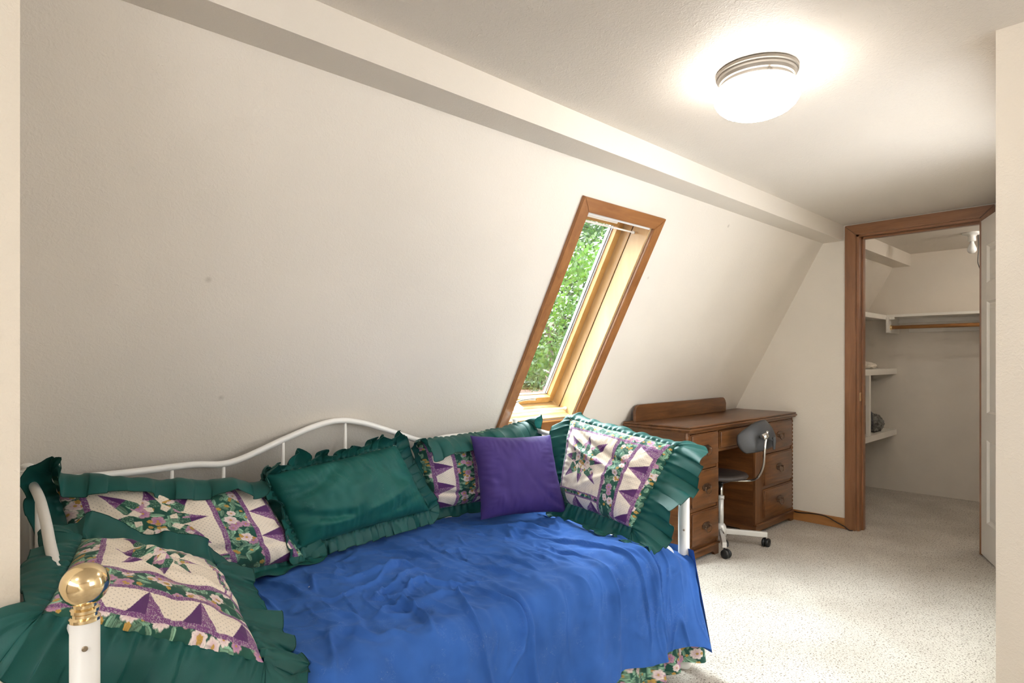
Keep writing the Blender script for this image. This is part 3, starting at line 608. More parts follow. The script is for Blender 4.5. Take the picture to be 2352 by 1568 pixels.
# front frame
def fr(x0, x1, z0, z1, name, mat, dy=0.018, pr=0.0, bev=0.002):
    bm = nbm(); box(bm, x0, x1, DF - pr, DF + dy, z0, z1, bev); return obj(name, bm, mat, dk)
ZR = [0.758, 0.545, 0.306, 0.085]
fr(DXa + 0.02, DXb - 0.02, 0.752, BODYZ, 'top_rail', M['desk'])
RS0 = px_x(1752)
fr(DXa + 0.02, DXa + 0.034, 0.075, 0.752, 'stile', M['deskv']); fr(KX0 - 0.02, KX0 + 0.004, 0.075, 0.752, 'stile', M['deskv'])
fr(KX1 - 0.002, RS0, 0.075, 0.752, 'stile', M['deskv']); fr(DXb - 0.034, DXb - 0.02, 0.075, 0.752, 'stile', M['deskv'])
for x0, x1 in ((DXa + 0.03, KX0 - 0.018), (RS0, DXb - 0.03)):
    for z in ZR[1:3]: fr(x0, x1, z - 0.012, z + 0.010, 'drawer_rail', M['desk'], 0.016, -0.004)
    fr(x0, x1, 0.070, 0.095, 'drawer_rail', M['desk'], 0.016, -0.004)
fr(KX0, KX1, 0.62, 0.636, 'drawer_rail', M['desk'], 0.016, -0.004)
def desk_handle(cx, cz, parent, y=DF - 0.014):
    s = 0.048
    half = [(0, 0.50), (0.10, 0.42), (0.20, 0.52), (0.33, 0.40), (0.45, 0.50), (0.60, 0.36), (0.72, 0.40), (0.82, 0.22), (1.0, 0.26), (0.90, 0.05), (1.0, -0.10), (0.80, -0.16), (0.70, -0.34), (0.52, -0.26), (0.38, -0.42), (0.22, -0.30), (0.10, -0.44), (0, -0.36)]
    out = half + [(-a, b) for a, b in half[-2:0:-1]]
    bm = nbm(); prism(bm, [(cx + a * s, cz + b * s) for a, b in out], y - 0.0035, y + 0.001, 'XZ')
    for sg in (-1, 1):
        lathe(bm, [(0.0055, 0), (0.004, 0.006), (0.005, 0.011), (0.007, 0.015), (0.004, 0.018), (0, 0.0185)], (cx + sg * 0.62 * s, y - 0.003, cz + 0.06 * s), (0, -1, 0), 10)
    bail = [(cx - 0.62 * s, y - 0.014, cz + 0.02 * s), (cx - 0.72 * s, y - 0.018, cz - 0.28 * s), (cx - 0.40 * s, y - 0.021, cz - 0.62 * s), (cx, y - 0.022, cz - 0.70 * s), (cx + 0.40 * s, y - 0.021, cz - 0.62 * s), (cx + 0.72 * s, y - 0.018, cz - 0.28 * s), (cx + 0.62 * s, y - 0.014, cz + 0.02 * s)]
    tube(bm, spline(bail, 5), 0.0026, 8)
    o = obj('handle', bm, M['bronze'], parent); o['label'] = 'scalloped bronze bail pull'; return o
def drawer(x0, x1, z0, z1, handle=True):
    bm = nbm(); box(bm, x0, x1, DF - 0.005, DF + 0.006, z0, z1, 0.003); box(bm, x0 + 0.006, x1 - 0.006, DF - 0.014, DF - 0.004, z0 + 0.006, z1 - 0.006, 0.004, seg=3)
    o = smooth_by_angle(obj('drawer', bm, M['desk'], dk), 30)
    if handle: desk_handle((x0 + x1) / 2, (z0 + z1) / 2 + 0.004, o)
L0, L1 = DXa + 0.034, KX0 - 0.012
for z0, z1 in ((0.555, 0.750), (0.316, 0.532), (0.096, 0.294)): drawer(L0, L1, z0, z1)
R1 = DXb - 0.036
drawer(RS0 + 0.015, R1, 0.555, 0.750); drawer(RS0, R1, 0.316, 0.532); drawer(RS0, R1, 0.096, 0.294)
drawer(KX0 + 0.012, RS0 - 0.02, 0.640, 0.748, False)
# beaded corner posts
for xx in (DXa + 0.008, DXb - 0.008):
    prof = [(0.0, 0.075)]
    zz = 0.075
    while zz < BODYZ - 0.03:
        prof += [(0.009, zz), (0.014, zz + 0.008), (0.014, zz + 0.018), (0.009, zz + 0.026)]; zz += 0.028
    prof += [(0.009, BODYZ), (0, BODYZ)]
    bm = nbm(); lathe(bm, prof, (xx, DF + 0.008, 0), seg=14); smooth_by_angle(obj('corner_post', bm, M['deskv'], dk), 50)
for x0, x1 in ((DXa - 0.006, KX0 + 0.004), (KX1 - 0.008, min(DXb + 0.006, XE - 0.016))):
    bm = nbm()
    box(bm, x0, x1, DF - 0.014, DF + 0.02, 0.060, 0.074, 0.005, seg=3); obj('base_moulding', bm, M['desk'], dk)
    bm = nbm(); f_ = 0.05
    prism(bm, [(x0 + .006, 0), (x0 + .006 + f_, 0), (x0 + .012 + f_, 0.012), (x0 + .03 + f_, 0.024), (x1 - .03 - f_, 0.024), (x1 - .012 - f_, 0.012), (x1 - .006 - f_, 0), (x1 - .006, 0), (x1 - .006, 0.060), (x0 + .006, 0.060)], DF - 0.006, DF + 0.012, 'XZ'); obj('plinth', bm, M['desk'], dk)
    for xs in (x0 + .006, x1 - .024):
        bm = nbm(); prism(bm, [(DF + 0.012, 0), (DF + 0.08, 0), (DF + 0.11, 0.03), (DBK - 0.09, 0.03), (DBK - 0.06, 0), (DBK - 0.01, 0), (DBK - 0.01, 0.06), (DF + 0.012, 0.06)], xs, xs + 0.018, 'YZ'); obj('plinth', bm, M['desky'], dk)

# ------------------------------------------------------------------ swivel chair
ch = thing('swivel_chair', 'small swivel chair on casters with charcoal back, in the desk kneehole', 'chair')
cx, cy = 3.635, 1.915
sz = 0.445
bm = nbm(); lathe(bm, [(0.0, 0.0), (0.165, 0.0), (0.180, 0.006), (0.185, 0.016), (0.178, 0.026), (0.14, 0.030), (0.0, 0.026)], (cx + 0.02, cy + 0.03, sz - 0.015), seg=40); obj('seat', bm, M['seatp'], ch, True)
bm = nbm(); box(bm, cx - 0.07, cx + 0.07, cy - 0.05, cy + 0.07, sz - 0.040, sz - 0.016, 0.004); obj('seat_plate', bm, M['black'], ch)
bm = nbm(); tube(bm, [(cx, cy, 0.11), (cx, cy, 0.30)], 0.017, 20); obj('column', bm, M['greymetal'], ch, True)
bm = nbm(); tube(bm, [(cx, cy, 0.28), (cx, cy, sz - 0.04)], 0.0135, 20); obj('inner_column', bm, M['chrome'], ch, True)
bm = nbm(); tube(bm, [(cx, cy, 0.295), (cx, cy, 0.315)], 0.021, 20); obj('collar', bm, M['greymetal'], ch, True)
bm = nbm(); lathe(bm, [(0, 0.062), (0.034, 0.062), (0.036, 0.09), (0.03, 0.125), (0.02, 0.14), (0, 0.14)], (cx, cy, 0), seg=24); obj('hub', bm, M['greymetal'], ch, True)
for k, ang in enumerate((-54, -148, 36, 124)):
    a = math.radians(ang); d = Vector((math.cos(a), math.sin(a), 0)); n_ = Vector((-d.y, d.x, 0)); ln_ = 0.28 if k < 2 else 0.22
    ML = Matrix(((d.x, n_.x, 0, cx), (d.y, n_.y, 0, cy), (0, 0, 1, 0), (0, 0, 0, 1)))
    bm = nbm(); vs = box(bm, 0.02, ln_, -0.013, 0.013, 0.075, 0.108, 0.003)
    for v in bm.verts:
        v.co.z -= 0.012 * max(0, v.co.x) / 0.28; v.co = ML @ v.co
    lg = obj('leg', bm, M['greymetal'], ch)
    tip = ML @ Vector((ln_ - 0.012, 0, 0))
    bm = nbm(); tube(bm, [tip + Vector((0, 0, 0.072)), tip + Vector((0, 0, 0.045))], 0.005, 10)
    ca = Vector((math.cos(a + 0.9), math.sin(a + 0.9), 0)); cn = Vector((-ca.y, ca.x, 0)); wc = tip + ca * 0.012 + Vector((0, 0, 0.0275))
    for sg in (-1, 1):
        lathe(bm, [(0.0, 0.0), (0.022, 0.0), (0.0265, 0.004), (0.0275, 0.010), (0.026, 0.016), (0.012, 0.019), (0, 0.019)], wc + cn * 0.003 * sg, cn * sg, 20)
    box(bm, -0.02, 0.02, -0.004, 0.004, 0, 0.022, 0.002, Matrix(((ca.x, cn.x, 0, wc.x), (ca.y, cn.y, 0, wc.y), (0, 0, 1, wc.z), (0, 0, 0, 1))))
    obj('caster', bm, M['black'], lg, True)
# height pedal beside the hub
bm = nbm(); pd = Vector((-0.80, -0.60, 0)); tube(bm, [Vector((cx, cy, 0.115)) + pd * 0.03, Vector((cx, cy, 0.105)) + pd * 0.10, Vector((cx, cy, 0.078)) + pd * 0.20], 0.0035, 8)
pdl = obj('lever', bm, M['chrome'], ch, True)
bm = nbm(); tube(bm, [Vector((cx, cy, 0.082)) + pd * 0.19, Vector((cx, cy, 0.076)) + pd * 0.215, Vector((cx, cy, 0.066)) + pd * 0.245], [0.007, 0.011, 0.006], 10); obj('pedal_grip', bm, M['black'], pdl, True)
pc = at(1745, 1003, Y=1.65)                         # pad centre in front of the seat
brk = at(1757, 1002, Y=1.60)
bar = spline([(cx + 0.03, cy - 0.05, sz - 0.03), at(1725, 1103, Y=1.76), at(1742, 1094, Y=1.69), at(1753, 1070, Y=1.635), at(1756, 1040, Y=1.60), at(1758, 1018, Y=1.595), at(1763, 990, Y=1.595)], 8)
bm = nbm(); tube(bm, bar, 0.0075, 12); obj('back_bar', bm, M['chrome'], ch, True)
# pad: curved rounded plate
pu = Vector((0.86, -0.51, 0.0)).normalized(); pn = Vector((-0.51, -0.80, 0.26)).normalized(); pn = (pn - pu * pn.dot(pu)).normalized(); pv = pu.cross(pn); pv = pv if pv.z > 0 else -pv
rol = math.radians(20); pu, pv = pu * math.cos(rol) + pv * math.sin(rol), pv * math.cos(rol) - pu * math.sin(rol)
nu_, nv_ = 28, 20; bm = nbm(); V = []
for side in (0, 1):
    g = []
    for j in range(nv_ + 1):
        row = []
        for i in range(nu_ + 1):
            a, b_ = 2 * i / nu_ - 1, 2 * j / nv_ - 1
            sx, sy_ = a * math.sqrt(1 - b_ * b_ * 0.34), b_ * math.sqrt(1 - a * a * 0.34)
            u, w = sx * 0.135, sy_ * 0.085 * (1 + 0.12 * a)
            bend = 0.035 * (sx ** 2) + 0.012 * sy_ ** 2
            th = 0.010 * (1 - max(abs(a), abs(b_)) ** 8) * (1 if side else 0)
            row.append(bm.verts.new(Vector(pc) + pu * u + pv * w - pn * (bend) + pn * (-0.012 if side == 0 else 0.0) + pn * th * 0.5))
        g.append(row)
    for j in range(nv_):
        for i in range(nu_): bm.faces.new((g[j][i], g[j][i + 1], g[j + 1][i + 1], g[j + 1][i]))
    V.append(g)
A, B = V
rim = lambda g: [g[0][i] for i in range(nu_)] + [g[j][nu_] for j in range(nv_)] + [g[nv_][i] for i in range(nu_, 0, -1)] + [g[j][0] for j in range(nv_, 0, -1)]
ra, rb = rim(A), rim(B)
for k in range(len(ra)): bm.faces.new((ra[k], ra[(k + 1) % len(ra)], rb[(k + 1) % len(rb)], rb[k]))
obj('backrest', bm, M['greyplastic'], ch, True)
bm = nbm(); bk = Vector(brk); lathe(bm, [(0.016, -0.018), (0.019, -0.014), (0.019, 0.014), (0.016, 0.018)], bk, (pu.x, pu.y, pu.z), 18); tube(bm, [bk, Vector(pc) + pn * 0.004], 0.009, 12); obj('clamp', bm, M['chrome'], ch, True)
bm = nbm(); kn = Vector(at(1778, 1012, Y=1.575)); tube(bm, [bk + Vector((0, 0, -0.004)), kn], 0.005, 8)
prism_c = [(kn + Vector((0.004, 0, 0.020)))]
tube(bm, [kn + Vector((-0.002, 0, 0.022)), kn, kn + Vector((0.0, 0, -0.022)), kn + Vector((0.0, 0, -0.052))], [0.011, 0.013, 0.010, 0.007], 10); obj('knob', bm, M['greyplastic'], ch, True)

# power cord along the baseboard
pts = [(XE - 0.022, 1.88, 0.078), at(1832, 1176, X=XE - 0.02), at(1862, 1178.5, X=XE - 0.02), at(1890, 1183, X=XE - 0.022), at(1908, 1191, X=XE - 0.024), at(1925, 1201, X=XE - 0.026), at(1940, 1209, X=XE - 0.03), (XE - 0.035, 1.462, 0.004), (XE - 0.03, 1.44, 0.004)]
bm = nbm(); tube(bm, spline(pts, 8), 0.0038, 8)
tag(obj('power_cord', bm, M['rubber'], None, True), 'thin black power cord drooping over the baseboard to the door casing', 'cord')

# ------------------------------------------------------------------ daybed
db = thing('daybed', 'white metal daybed with arched back rail and brass ball finial', 'bed')
BXa, BXb, BYf, BYb = 0.170, 2.086, 1.222, 2.200
TR = 0.0115
px_rail = [(505, 1066), (548, 1056), (600, 1033), (660, 1005), (722, 979)]
half = [(BXa + 0.012, BYb, 0.838), (0.30, BYb, 0.836), (0.45, BYb, 0.836), (0.60, BYb, 0.838)] + [tuple(at(*p, Y=BYb)) for p in px_rail]
half = [(p[0], BYb, p[2]) for i, p in enumerate(half)]
mid = (BXa + BXb) / 2
half = [h for h in half if h[0] < mid - 0.03]
pk = at(801, 965, Y=BYb)[2]
full = half + [(mid, BYb, pk + 0.002)] + [(2 * mid - h[0], BYb, h[2]) for h in half[::-1]]
rail = spline(full, 8)
bm = nbm(); tube(bm, rail, TR, 14); obj('back_rail', bm, M['white'], db, True)
bm = nbm(); tube(bm, [(BXa, BYb, 0.40), (BXb, BYb, 0.40)], TR, 12); obj('lower_back_rail', bm, M['white'], db, True)
ra = np.array(rail)
for x in [0.36, 0.54, 0.70] + [at(650, 1000, Y=BYb)[0], at(793, 1000, Y=BYb)[0], at(913, 1000, Y=BYb)[0]] + [1.56, 1.72, 1.90]:
    z = np.interp(x, ra[:, 0], ra[:, 2]); bm = nbm(); tube(bm, [(x, BYb, 0.40), (x, BYb, z)], 0.0062, 10); obj('spindle', bm, M['white'], db, True)
for x in (BXa, BXb):
    inn = 1 if x < 1 else -1
    bm = nbm(); tube(bm, [(x, BYb, 0.03), (x, BYb, 0.872)], 0.0185, 20); po = obj('back_post', bm, M['white'], db, True)
    bm = nbm(); lathe(bm, [(0.0185, 0), (0.0185, 0.003), (0.012, 0.006), (0.012, 0.012), (0.015, 0.014), (0.015, 0.020), (0.008, 0.024), (0, 0.024)], (x, BYb, 0.870), seg=20); obj('post_cap', bm, M['white'], po)
    bm = nbm(); tube(bm, [(x + inn * 0.016, BYb, 0.838), (x + inn * 0.024, BYb, 0.838)], 0.0142, 16); obj('ring', bm, M['brass'], db, True)
    arm = spline([(x, BYb - 0.01, 0.845), (x + inn * .004, 2.08, 0.848), (x + inn * .006, 1.94, 0.834), (x + inn * .004, 1.80, 0.806), (x, 1.66, 0.772), (x, 1.50, 0.735 if x < 1 else 0.70), (x, 1.36, 0.712 if x < 1 else 0.655), (x, BYf if x < 1 else BYf + 0.03, 0.705 if x < 1 else 0.635)], 8)
    bm = nbm(); tube(bm, arm, TR, 14); obj('arm_rail', bm, M['white'], db, True)
    bm = nbm(); tube(bm, [(x, BYf + 0.03, 0.335), (x, BYb, 0.335)], TR, 12); obj('side_rail', bm, M['white'], db, True)
    aa = np.array(arm)
    for j, y in enumerate((1.36, 1.50, 1.64, 1.78, 1.92, 2.06)):
        z = np.interp(-y, -aa[:, 1], aa[:, 2]); bm = nbm(); tube(bm, [(x, y - 0.03 * (1.7 - y), 0.335), (x, y, z)], 0.0062, 10); obj('spindle', bm, M['white'], db, True)
    fy = BYf if x < 1 else BYf + 0.03
    bm = nbm(); tube(bm, [(x, fy, 0.035), (x, fy, 0.757 if x < 1 else 0.665)], 0.0215, 28); po = obj('front_post', bm, M['white'], db, True)
    bm = nbm(); lathe(bm, [(0.024, 0.035), (0.026, 0.030), (0.026, 0.006), (0.022, 0.0), (0, 0.0)], (x, fy, 0), seg=22); obj('foot', bm, M['plastic'], po, True)
    bm = nbm(); lathe(bm, [(0.024, 0.035), (0.026, 0.030), (0.026, 0.006), (0.022, 0.0), (0, 0.0)], (x, BYb, 0), seg=22); obj('foot', bm, M['plastic'], db, True)
    if x < 1:
        dcam = Vector((-x, -fy, 0)).normalized()
        bm = nbm(); lathe(bm, [(0.0045, 0), (0.0045, 0.0014), (0.003, 0.0026), (0, 0.0026)], Vector((x, fy, 0.716)) + dcam * 0.0212, dcam, 14); obj('screw', bm, M['screw'], po)
        bm = nbm(); lathe(bm, [(0.0225, 0.0), (0.0225, 0.005), (0.019, 0.008), (0.019, 0.013), (0.021, 0.015), (0.021, 0.020), (0.017, 0.023), (0.017, 0.028), (0.0165, 0.030), (0.0, 0.030)], (x, fy, 0.756), seg=32); fc = smooth_by_angle(obj('finial_collar', bm, M['brass'], po), 30)
        R_ = 0.0355; prof = [(max(1e-7 if i in (0,) else 0, R_ * math.sin(a)) if 0 < i < 24 else 0, 0.815 - R_ * math.cos(a)) for i, a in enumerate(np.linspace(0, math.pi, 25))]
        bm = nbm(); lathe(bm, prof, (x, fy, 0), seg=48); b_ = obj('finial_ball', bm, M['brass'], po, True); b_['label'] = 'polished brass ball'
    else:
        bm = nbm(); lathe(bm, [(0.0215, 0), (0.0215, 0.004), (0.014, 0.010), (0, 0.011)], (x, fy, 0.664), seg=22); obj('post_cap', bm, M['white'], po, True)
        bm = nbm(); lathe(bm, [(0.004, 0), (0.004, 0.0014), (0, 0.0022)], Vector((x, fy, 0.535)) + Vector((-x, -fy, 0)).normalized() * 0.0212, (-x, -fy, 0), 12); obj('screw', bm, M['screw'], po)
bm = nbm(); tube(bm, [(BXa, BYf + 0.05, 0.30), (BXb, BYf + 0.05, 0.30)], 0.012, 12); obj('front_rail', bm, M['white'], db, True)
bm = nbm(); box(bm, BXa + 0.02, BXb - 0.02, BYf + 0.03, BYb - 0.03, 0.255, 0.275, 0.003); obj('deck', bm, M['white'], db)

bm = nbm(); box(bm, BXa + 0.03, BXb - 0.03, BYf + 0.035, BYb - 0.035, 0.276, 0.478, 0.04, seg=5)
tag(smooth_by_angle(obj('mattress', bm, M['mattress']), 50), 'pale mattress under the blue bedspread on the daybed', 'mattress')

# ------------------------------------------------------------------ quilt and floral prints as colour fields
CRE, PUR, PUD, GRN, YEL, PINK, LEAFC, WHT = [np.array(c) for c in ((0.80, 0.705, 0.585), (0.19, 0.065, 0.20), (0.095, 0.028, 0.125), (0.016, 0.085, 0.060), (0.62, 0.37, 0.09), (0.60, 0.36, 0.42), (0.22, 0.40, 0.27), (0.85, 0.78, 0.70))]
def floral(U, V, seed, dens=260.0):
    """U,V in metres; painted roses, leaves and buds on dark green"""
    sh = U.shape; col = np.zeros(sh + (3,)) + GRN * (1 + 0.25 * perlin(U * 60, V * 60, seed)[..., None])
    rs = np.random.RandomState(seed)
    u0, u1, v0, v1 = U.min(), U.max(), V.min(), V.max(); area = (u1 - u0) * (v1 - v0)
    def stamp(cu, cv, rad, fn):
        msk = (np.abs(U - cu) < rad) & (np.abs(V - cv) < rad)
        if not msk.any(): return
        fn(msk, U[msk] - cu, V[msk] - cv)
    def leaf(msk, x, y, a, l, c):
        p = x * math.cos(a) + y * math.sin(a); q = -x * math.sin(a) + y * math.cos(a)
        w = 0.42 * l * np.sqrt(np.clip(1 - (p / l) ** 2, 0, 1)) * (1 - 0.35 * p / l)
        ins = np.abs(q) < w; vein = np.abs(q) < 0.05 * l
        t = np.clip(0.5 + 0.5 * q / (0.4 * l), 0, 1)[..., None]
        cc = c * (0.55 + 0.75 * t); cc = np.where(vein[..., None], c * 0.45, cc)
        edge = (np.abs(q) > w * 0.86)[..., None]; cc = np.where(edge, GRN * 0.5 + c * 0.15, cc)
        cur = col[msk]; cur[ins] = cc[ins]; col[msk] = cur
    def flower(msk, x, y, r, n, ph, c1, c2):
        rr = np.hypot(x, y); th = np.arctan2(y, x) + ph
        edge = r * (0.78 + 0.22 * np.abs(np.cos(n * th / 2)))
        ins = rr < edge; k = np.clip(rr / r, 0, 1)[..., None]
        cc = c2 * (1 - k) + c1 * k; ray = (np.abs(np.sin(n * th / 2)) < 0.10)[..., None]; cc = np.where(ray & (k > 0.25), cc * 0.62, cc)
        cc = np.where(k < 0.2, YEL * 0.8, cc); cc = np.where((rr > edge * 0.92)[..., None], cc * 0.55, cc)
        cur = col[msk]; cur[ins] = cc[ins]; col[msk] = cur
    for _ in range(int(dens * 9 * area)):
        cu, cv, a, l = rs.uniform(u0, u1), rs.uniform(v0, v1), rs.uniform(0, 6.28), rs.uniform(0.010, 0.019)
        c = LEAFC * rs.uniform(0.6, 1.35); stamp(cu, cv, l, lambda m_, x, y: leaf(m_, x, y, a, l, c))
    for _ in range(int(dens * 1.9 * area)):
        cu, cv, r = rs.uniform(u0, u1), rs.uniform(v0, v1), rs.uniform(0.013, 0.022); n = rs.randint(5, 9); ph = rs.uniform(0, 6)
        c1, c2 = (WHT, PINK) if rs.rand() < 0.55 else (PINK, PUR * 1.6)
        stamp(cu, cv, r, lambda m_, x, y: flower(m_, x, y, r, n, ph, c1, c2))
    for _ in range(int(dens * 2.2 * area)):
        cu, cv, r = rs.uniform(u0, u1), rs.uniform(v0, v1), rs.uniform(0.005, 0.0085); ph = rs.uniform(0, 6)
        stamp(cu, cv, r, lambda m_, x, y: flower(m_, x, y, r, 5, ph, YEL, YEL * 0.6))
    return col
def quilt(nu, nv, W, Hh, seed, flip=False):
    u = np.linspace(0, 1, nu); v = np.linspace(0, 1, nv); U, V = np.meshgrid(u, v)
    if flip: U = 1 - U
    mu, mv = U * W, V * Hh
    fl = floral(mu, mv, seed)
    cre = np.zeros(fl.shape) + CRE
    gx, gy = mu / 0.014 + 0.5 * (np.floor(mv / 0.007) % 2), mv / 0.007
    dots = (np.hypot((gx % 1 - 0.5) * 0.014, (gy % 1 - 0.5) * 0.007) < 0.00125)
    cre[dots] = CRE * 0.45
    pp = np.abs(perlin(mu * 330, mv * 330, seed + 3)) < 0.06
    pur = np.zeros(fl.shape) + PUR; pur[pp] = PUR * 0.4 + WHT * 0.45
    pud = np.zeros(fl.shape) + PUD
    gp = perlin(mu * 420, mv * 420, seed + 5) > 0.22
    grn = np.zeros(fl.shape) + np.array((0.030, 0.105, 0.070)); grn[gp] = np.array((0.22, 0.36, 0.26))
    col = cre.copy()
    def put(mask, c): col[mask] = c[mask]
    # star block: centre cu,cv, half size hs (fractions of W)
    def star(cu, cv, hs):
        x, y = (mu - cu * W) / (hs * W), (mv - cv * Hh) / (hs * W)
        inside = np.maximum(np.abs(x), np.abs(y)) < 1
        rr, th = np.hypot(x, y), np.arctan2(y, x)
        k = np.floor((th + math.pi / 8) / (math.pi / 4)).astype(int); a = th - k * math.pi / 4
        p, q = rr * np.cos(a), rr * np.sin(a)
        Ls = np.where(k % 2 == 0, 0.98, 1.18)
        w = math.tan(math.pi / 8) * np.minimum(p, (Ls - p) * 0.82)
        d = inside & (np.abs(q) < w)
        put(d & (p > 0.62 * Ls) & (q >= 0), pud); put(d & (p > 0.62 * Ls) & (q < 0), pur)
        put(d & (p <= 0.62 * Ls) & (p > 0.40 * Ls) & (q >= 0), grn); put(d & (p <= 0.62 * Ls) & (p > 0.40 * Ls) & (q < 0), fl)
        put(d & (p <= 0.26 * Ls), fl); put(d & (p <= 0.40 * Ls) & (p > 0.26 * Ls) & (q < 0), cre)
        put(d & (p <= 0.40 * Ls) & (p > 0.26 * Ls) & (q > 0), fl)
    star(0.335, 0.47, 0.245)
    star(0.335, 1.26, 0.245)
    # side columns of triangles
    s = 0.14
    tu = (U - 0.80) / s; tv = (mv / W) / s
    tri = (U > 0.80) & (U < 0.94) & (np.abs((tv % 1.6) - 0.8) < 0.55 * np.clip(tu, 0, 1))
    put(tri & ((tv % 1.6) < 0.8), pud); put(tri & ((tv % 1.6) >= 0.8), pur)
    tq = ((mu / W) / s) % 1.5 - 0.75; tri2 = (V > 0.905) & (np.abs(tq) < 0.62 * np.clip((V - 0.905) / 0.095, 0, 1)) & (U < 0.60); put(tri2 & (tq < 0), pur); put(tri2 & (tq >= 0), pud)
    # strips
    put((U > 0.600) & (U < 0.800), pur); put((U > 0.628) & (U < 0.772), fl)
    put((V > 0.845) & (V < 0.905) & (U < 0.60), pur); put((V > 0.86) & (V < 0.89) & (U < 0.60), fl)
    put((U < 0.085) | (V < 0.135), pur); put((U < 0.062) | (V < 0.105), fl)
    put((U > 0.94), pur); put(U > 0.965, fl)
    # sewn corner square
    put((U < 0.16) & (V > 0.86), grn)
    return np.clip(col, 0, 1)

# ------------------------------------------------------------------ bedspread, skirt
BEDZ = 0.500
def spread_point(X, L):
    """X along the bed, L arc length from the back; returns xyz of the undisturbed sheet"""
    yb, yf, r = 2.13, 1.275, 0.075
    flat = yb - yf
    th = np.clip((L - flat) / r, 0, math.pi / 2)
    hang = np.maximum(L - flat - r * math.pi / 2, 0)
    Y = np.where(L < flat, yb - L, yf - r * np.sin(th)); Z = np.where(L < flat, BEDZ, BEDZ - r + r * np.cos(th)) - hang
    return Y, Z, th, hang
nx, nl = 520, 300
xs = np.linspace(0.205, 2.075, nx)
flat = 2.13 - 1.275; arc = 0.075 * math.pi / 2
hemz = np.interp(xs, [0.2, 0.9, 1.4, 1.62, 1.82, 1.95, 2.03, 2.08], [0.13, 0.14, 0.15, 0.178, 0.160, 0.158, 0.135, 0.11])
hemL = flat + arc + (BEDZ - 0.075 - hemz)
T = np.linspace(0, 1, nl)
Lg = T[:, None] * hemL[None, :]; Xg = np.repeat(xs[None, :], nl, 0)
Yg, Zg, th, hang = spread_point(Xg, Lg)
warp = Xg + 0.035 * perlin(Xg * 3, Lg * 2.2, 11) + 0.05 * (Lg - flat) * np.where(hang > 0, 0.12, 0.25) + 0.10 * (Lg) * 0.25
def ridge(c, w):
    d = (warp - c) / w; return np.exp(-d * d)
topm = sstep(0.05, 0.25, Lg); hm = sstep(flat - 0.10, flat + 0.35, Lg)
f = 0.0105 * perlin(warp * 9.0, Lg * 1.5 + 3, 21) + 0.007 * perlin(warp * 19, Lg * 3.2, 22) * (0.5 + perlin(Xg * 3, Lg * 4, 5)) + 0.003 * perlin(Xg * 26, Lg * 22, 23)
cr1 = np.abs(perlin(warp * 7.5 + 4, Lg * 2.4, 31)); f += 0.0095 * np.exp(-(cr1 / 0.04) ** 2) * sstep(-0.15, 0.25, perlin(Xg * 3.2, Lg * 3.2, 32))
cr2 = np.abs(perlin(Xg * 6.5 + 9, Lg * 8.0, 35)); cl = np.exp(-(((Xg - 0.96) / 0.20) ** 2 + ((Lg - 0.62) / 0.17) ** 2)); f += 0.011 * cl * np.exp(-(cr2 / 0.06) ** 2) - 0.004 * cl
cr3 = np.abs(perlin(warp * 15 + 2, Lg * 4.5 + 5, 37)); f += 0.0030 * np.exp(-(cr3 / 0.05) ** 2) * sstep(-0.1, 0.3, perlin(Xg * 4 + 3, Lg * 4, 38)) + 0.0016 * perlin(warp * 40, Lg * 14, 39)
f = 2.1 * f * (1 - 0.55 * hm)
for c, w, a in ((0.62, .035, .010), (0.86, .05, .012), (1.125, .013, .026), (1.20, .04, -.008), (1.36, .03, .012), (1.48, .02, .017), (1.60, .05, .010), (1.72, .018, .016), (1.84, .04, .008), (1.99, .012, .012), (2.06, .02, .010)):
    f = f + a * ridge(c + 0.11, w * (1 + 0.6 * hang / 0.3)) * sstep(flat - 0.25, flat + 0.12, Lg)
f += hm * 0.020 * np.sin(warp * 22 + 1.5 * perlin(Xg * 4, Xg * 0, 41)) * sstep(0, 0.35, hang)
calm = np.maximum(1 - sstep(0.20, 0.42, Lg), 1 - sstep(0.52, 0.75, Xg + 0.25 * (Lg < 0))) * (1 - hm)
f = np.where(f > 0, f * (1 - 0.85 * calm), f)
nY, nZ = -np.sin(th), np.cos(th)
Yg = Yg + nY * f - hang * (0.05 + 0.10 * sstep(1.2, 2.0, Xg)) ; Zg = Zg + nZ * f
# body heaviness: mattress crowns in the middle, droops to the rim
Zg += 0.012 * np.sin(np.clip((Xg - 0.2) / 1.87, 0, 1) * math.pi) * sstep(0, 0.3, Lg) * (1 - hm)
Zg -= 0.055 * sstep(1.86, 2.075, Xg) * (1 - sstep(flat, flat + 0.2, Lg)) * sstep(0.30, 0.75, Lg)
bs = thing('bedspread', 'blue cotton bedspread draped over the daybed and hanging down its front', 'bedspread')
obj('spread_sheet', grid_mesh(np.stack([Xg, Yg, Zg], -1), flip=True), M['blue'], bs)
# corner flap folded round the foot-end post
nf, nh = 60, 70
a_ = np.linspace(0, 1, nf)[None, :].repeat(nh, 0); b_ = np.linspace(0, 1, nh)[:, None].repeat(nf, 1)
flx = 2.062 + 0.058 * np.sin(a_ * math.pi * 0.62) + 0.018 * b_ + 0.012 * np.sin(a_ * 9 + b_ * 2) * b_
fly = 1.196 + 0.20 * a_ - 0.06 * b_ * (1 - a_) + 0.01 * np.sin(a_ * 14) * b_
flz = 0.468 - 0.02 * a_ - b_ * (0.375 - 0.06 * a_) - 0.02 * np.sin(b_ * math.pi) * 0
obj('corner_flap', grid_mesh(np.stack([flx, fly, flz], -1)), M['blue'], bs)
bm = nbm(); p_ = at(713, 1347, Z=0.512); tube(bm, [p_ + np.array((-.006, 0, 0.0)), p_ + np.array((0, 0.001, 0.001)), p_ + np.array((.006, -0.001, 0))], [0.0012, 0.0018, 0.001], 6)
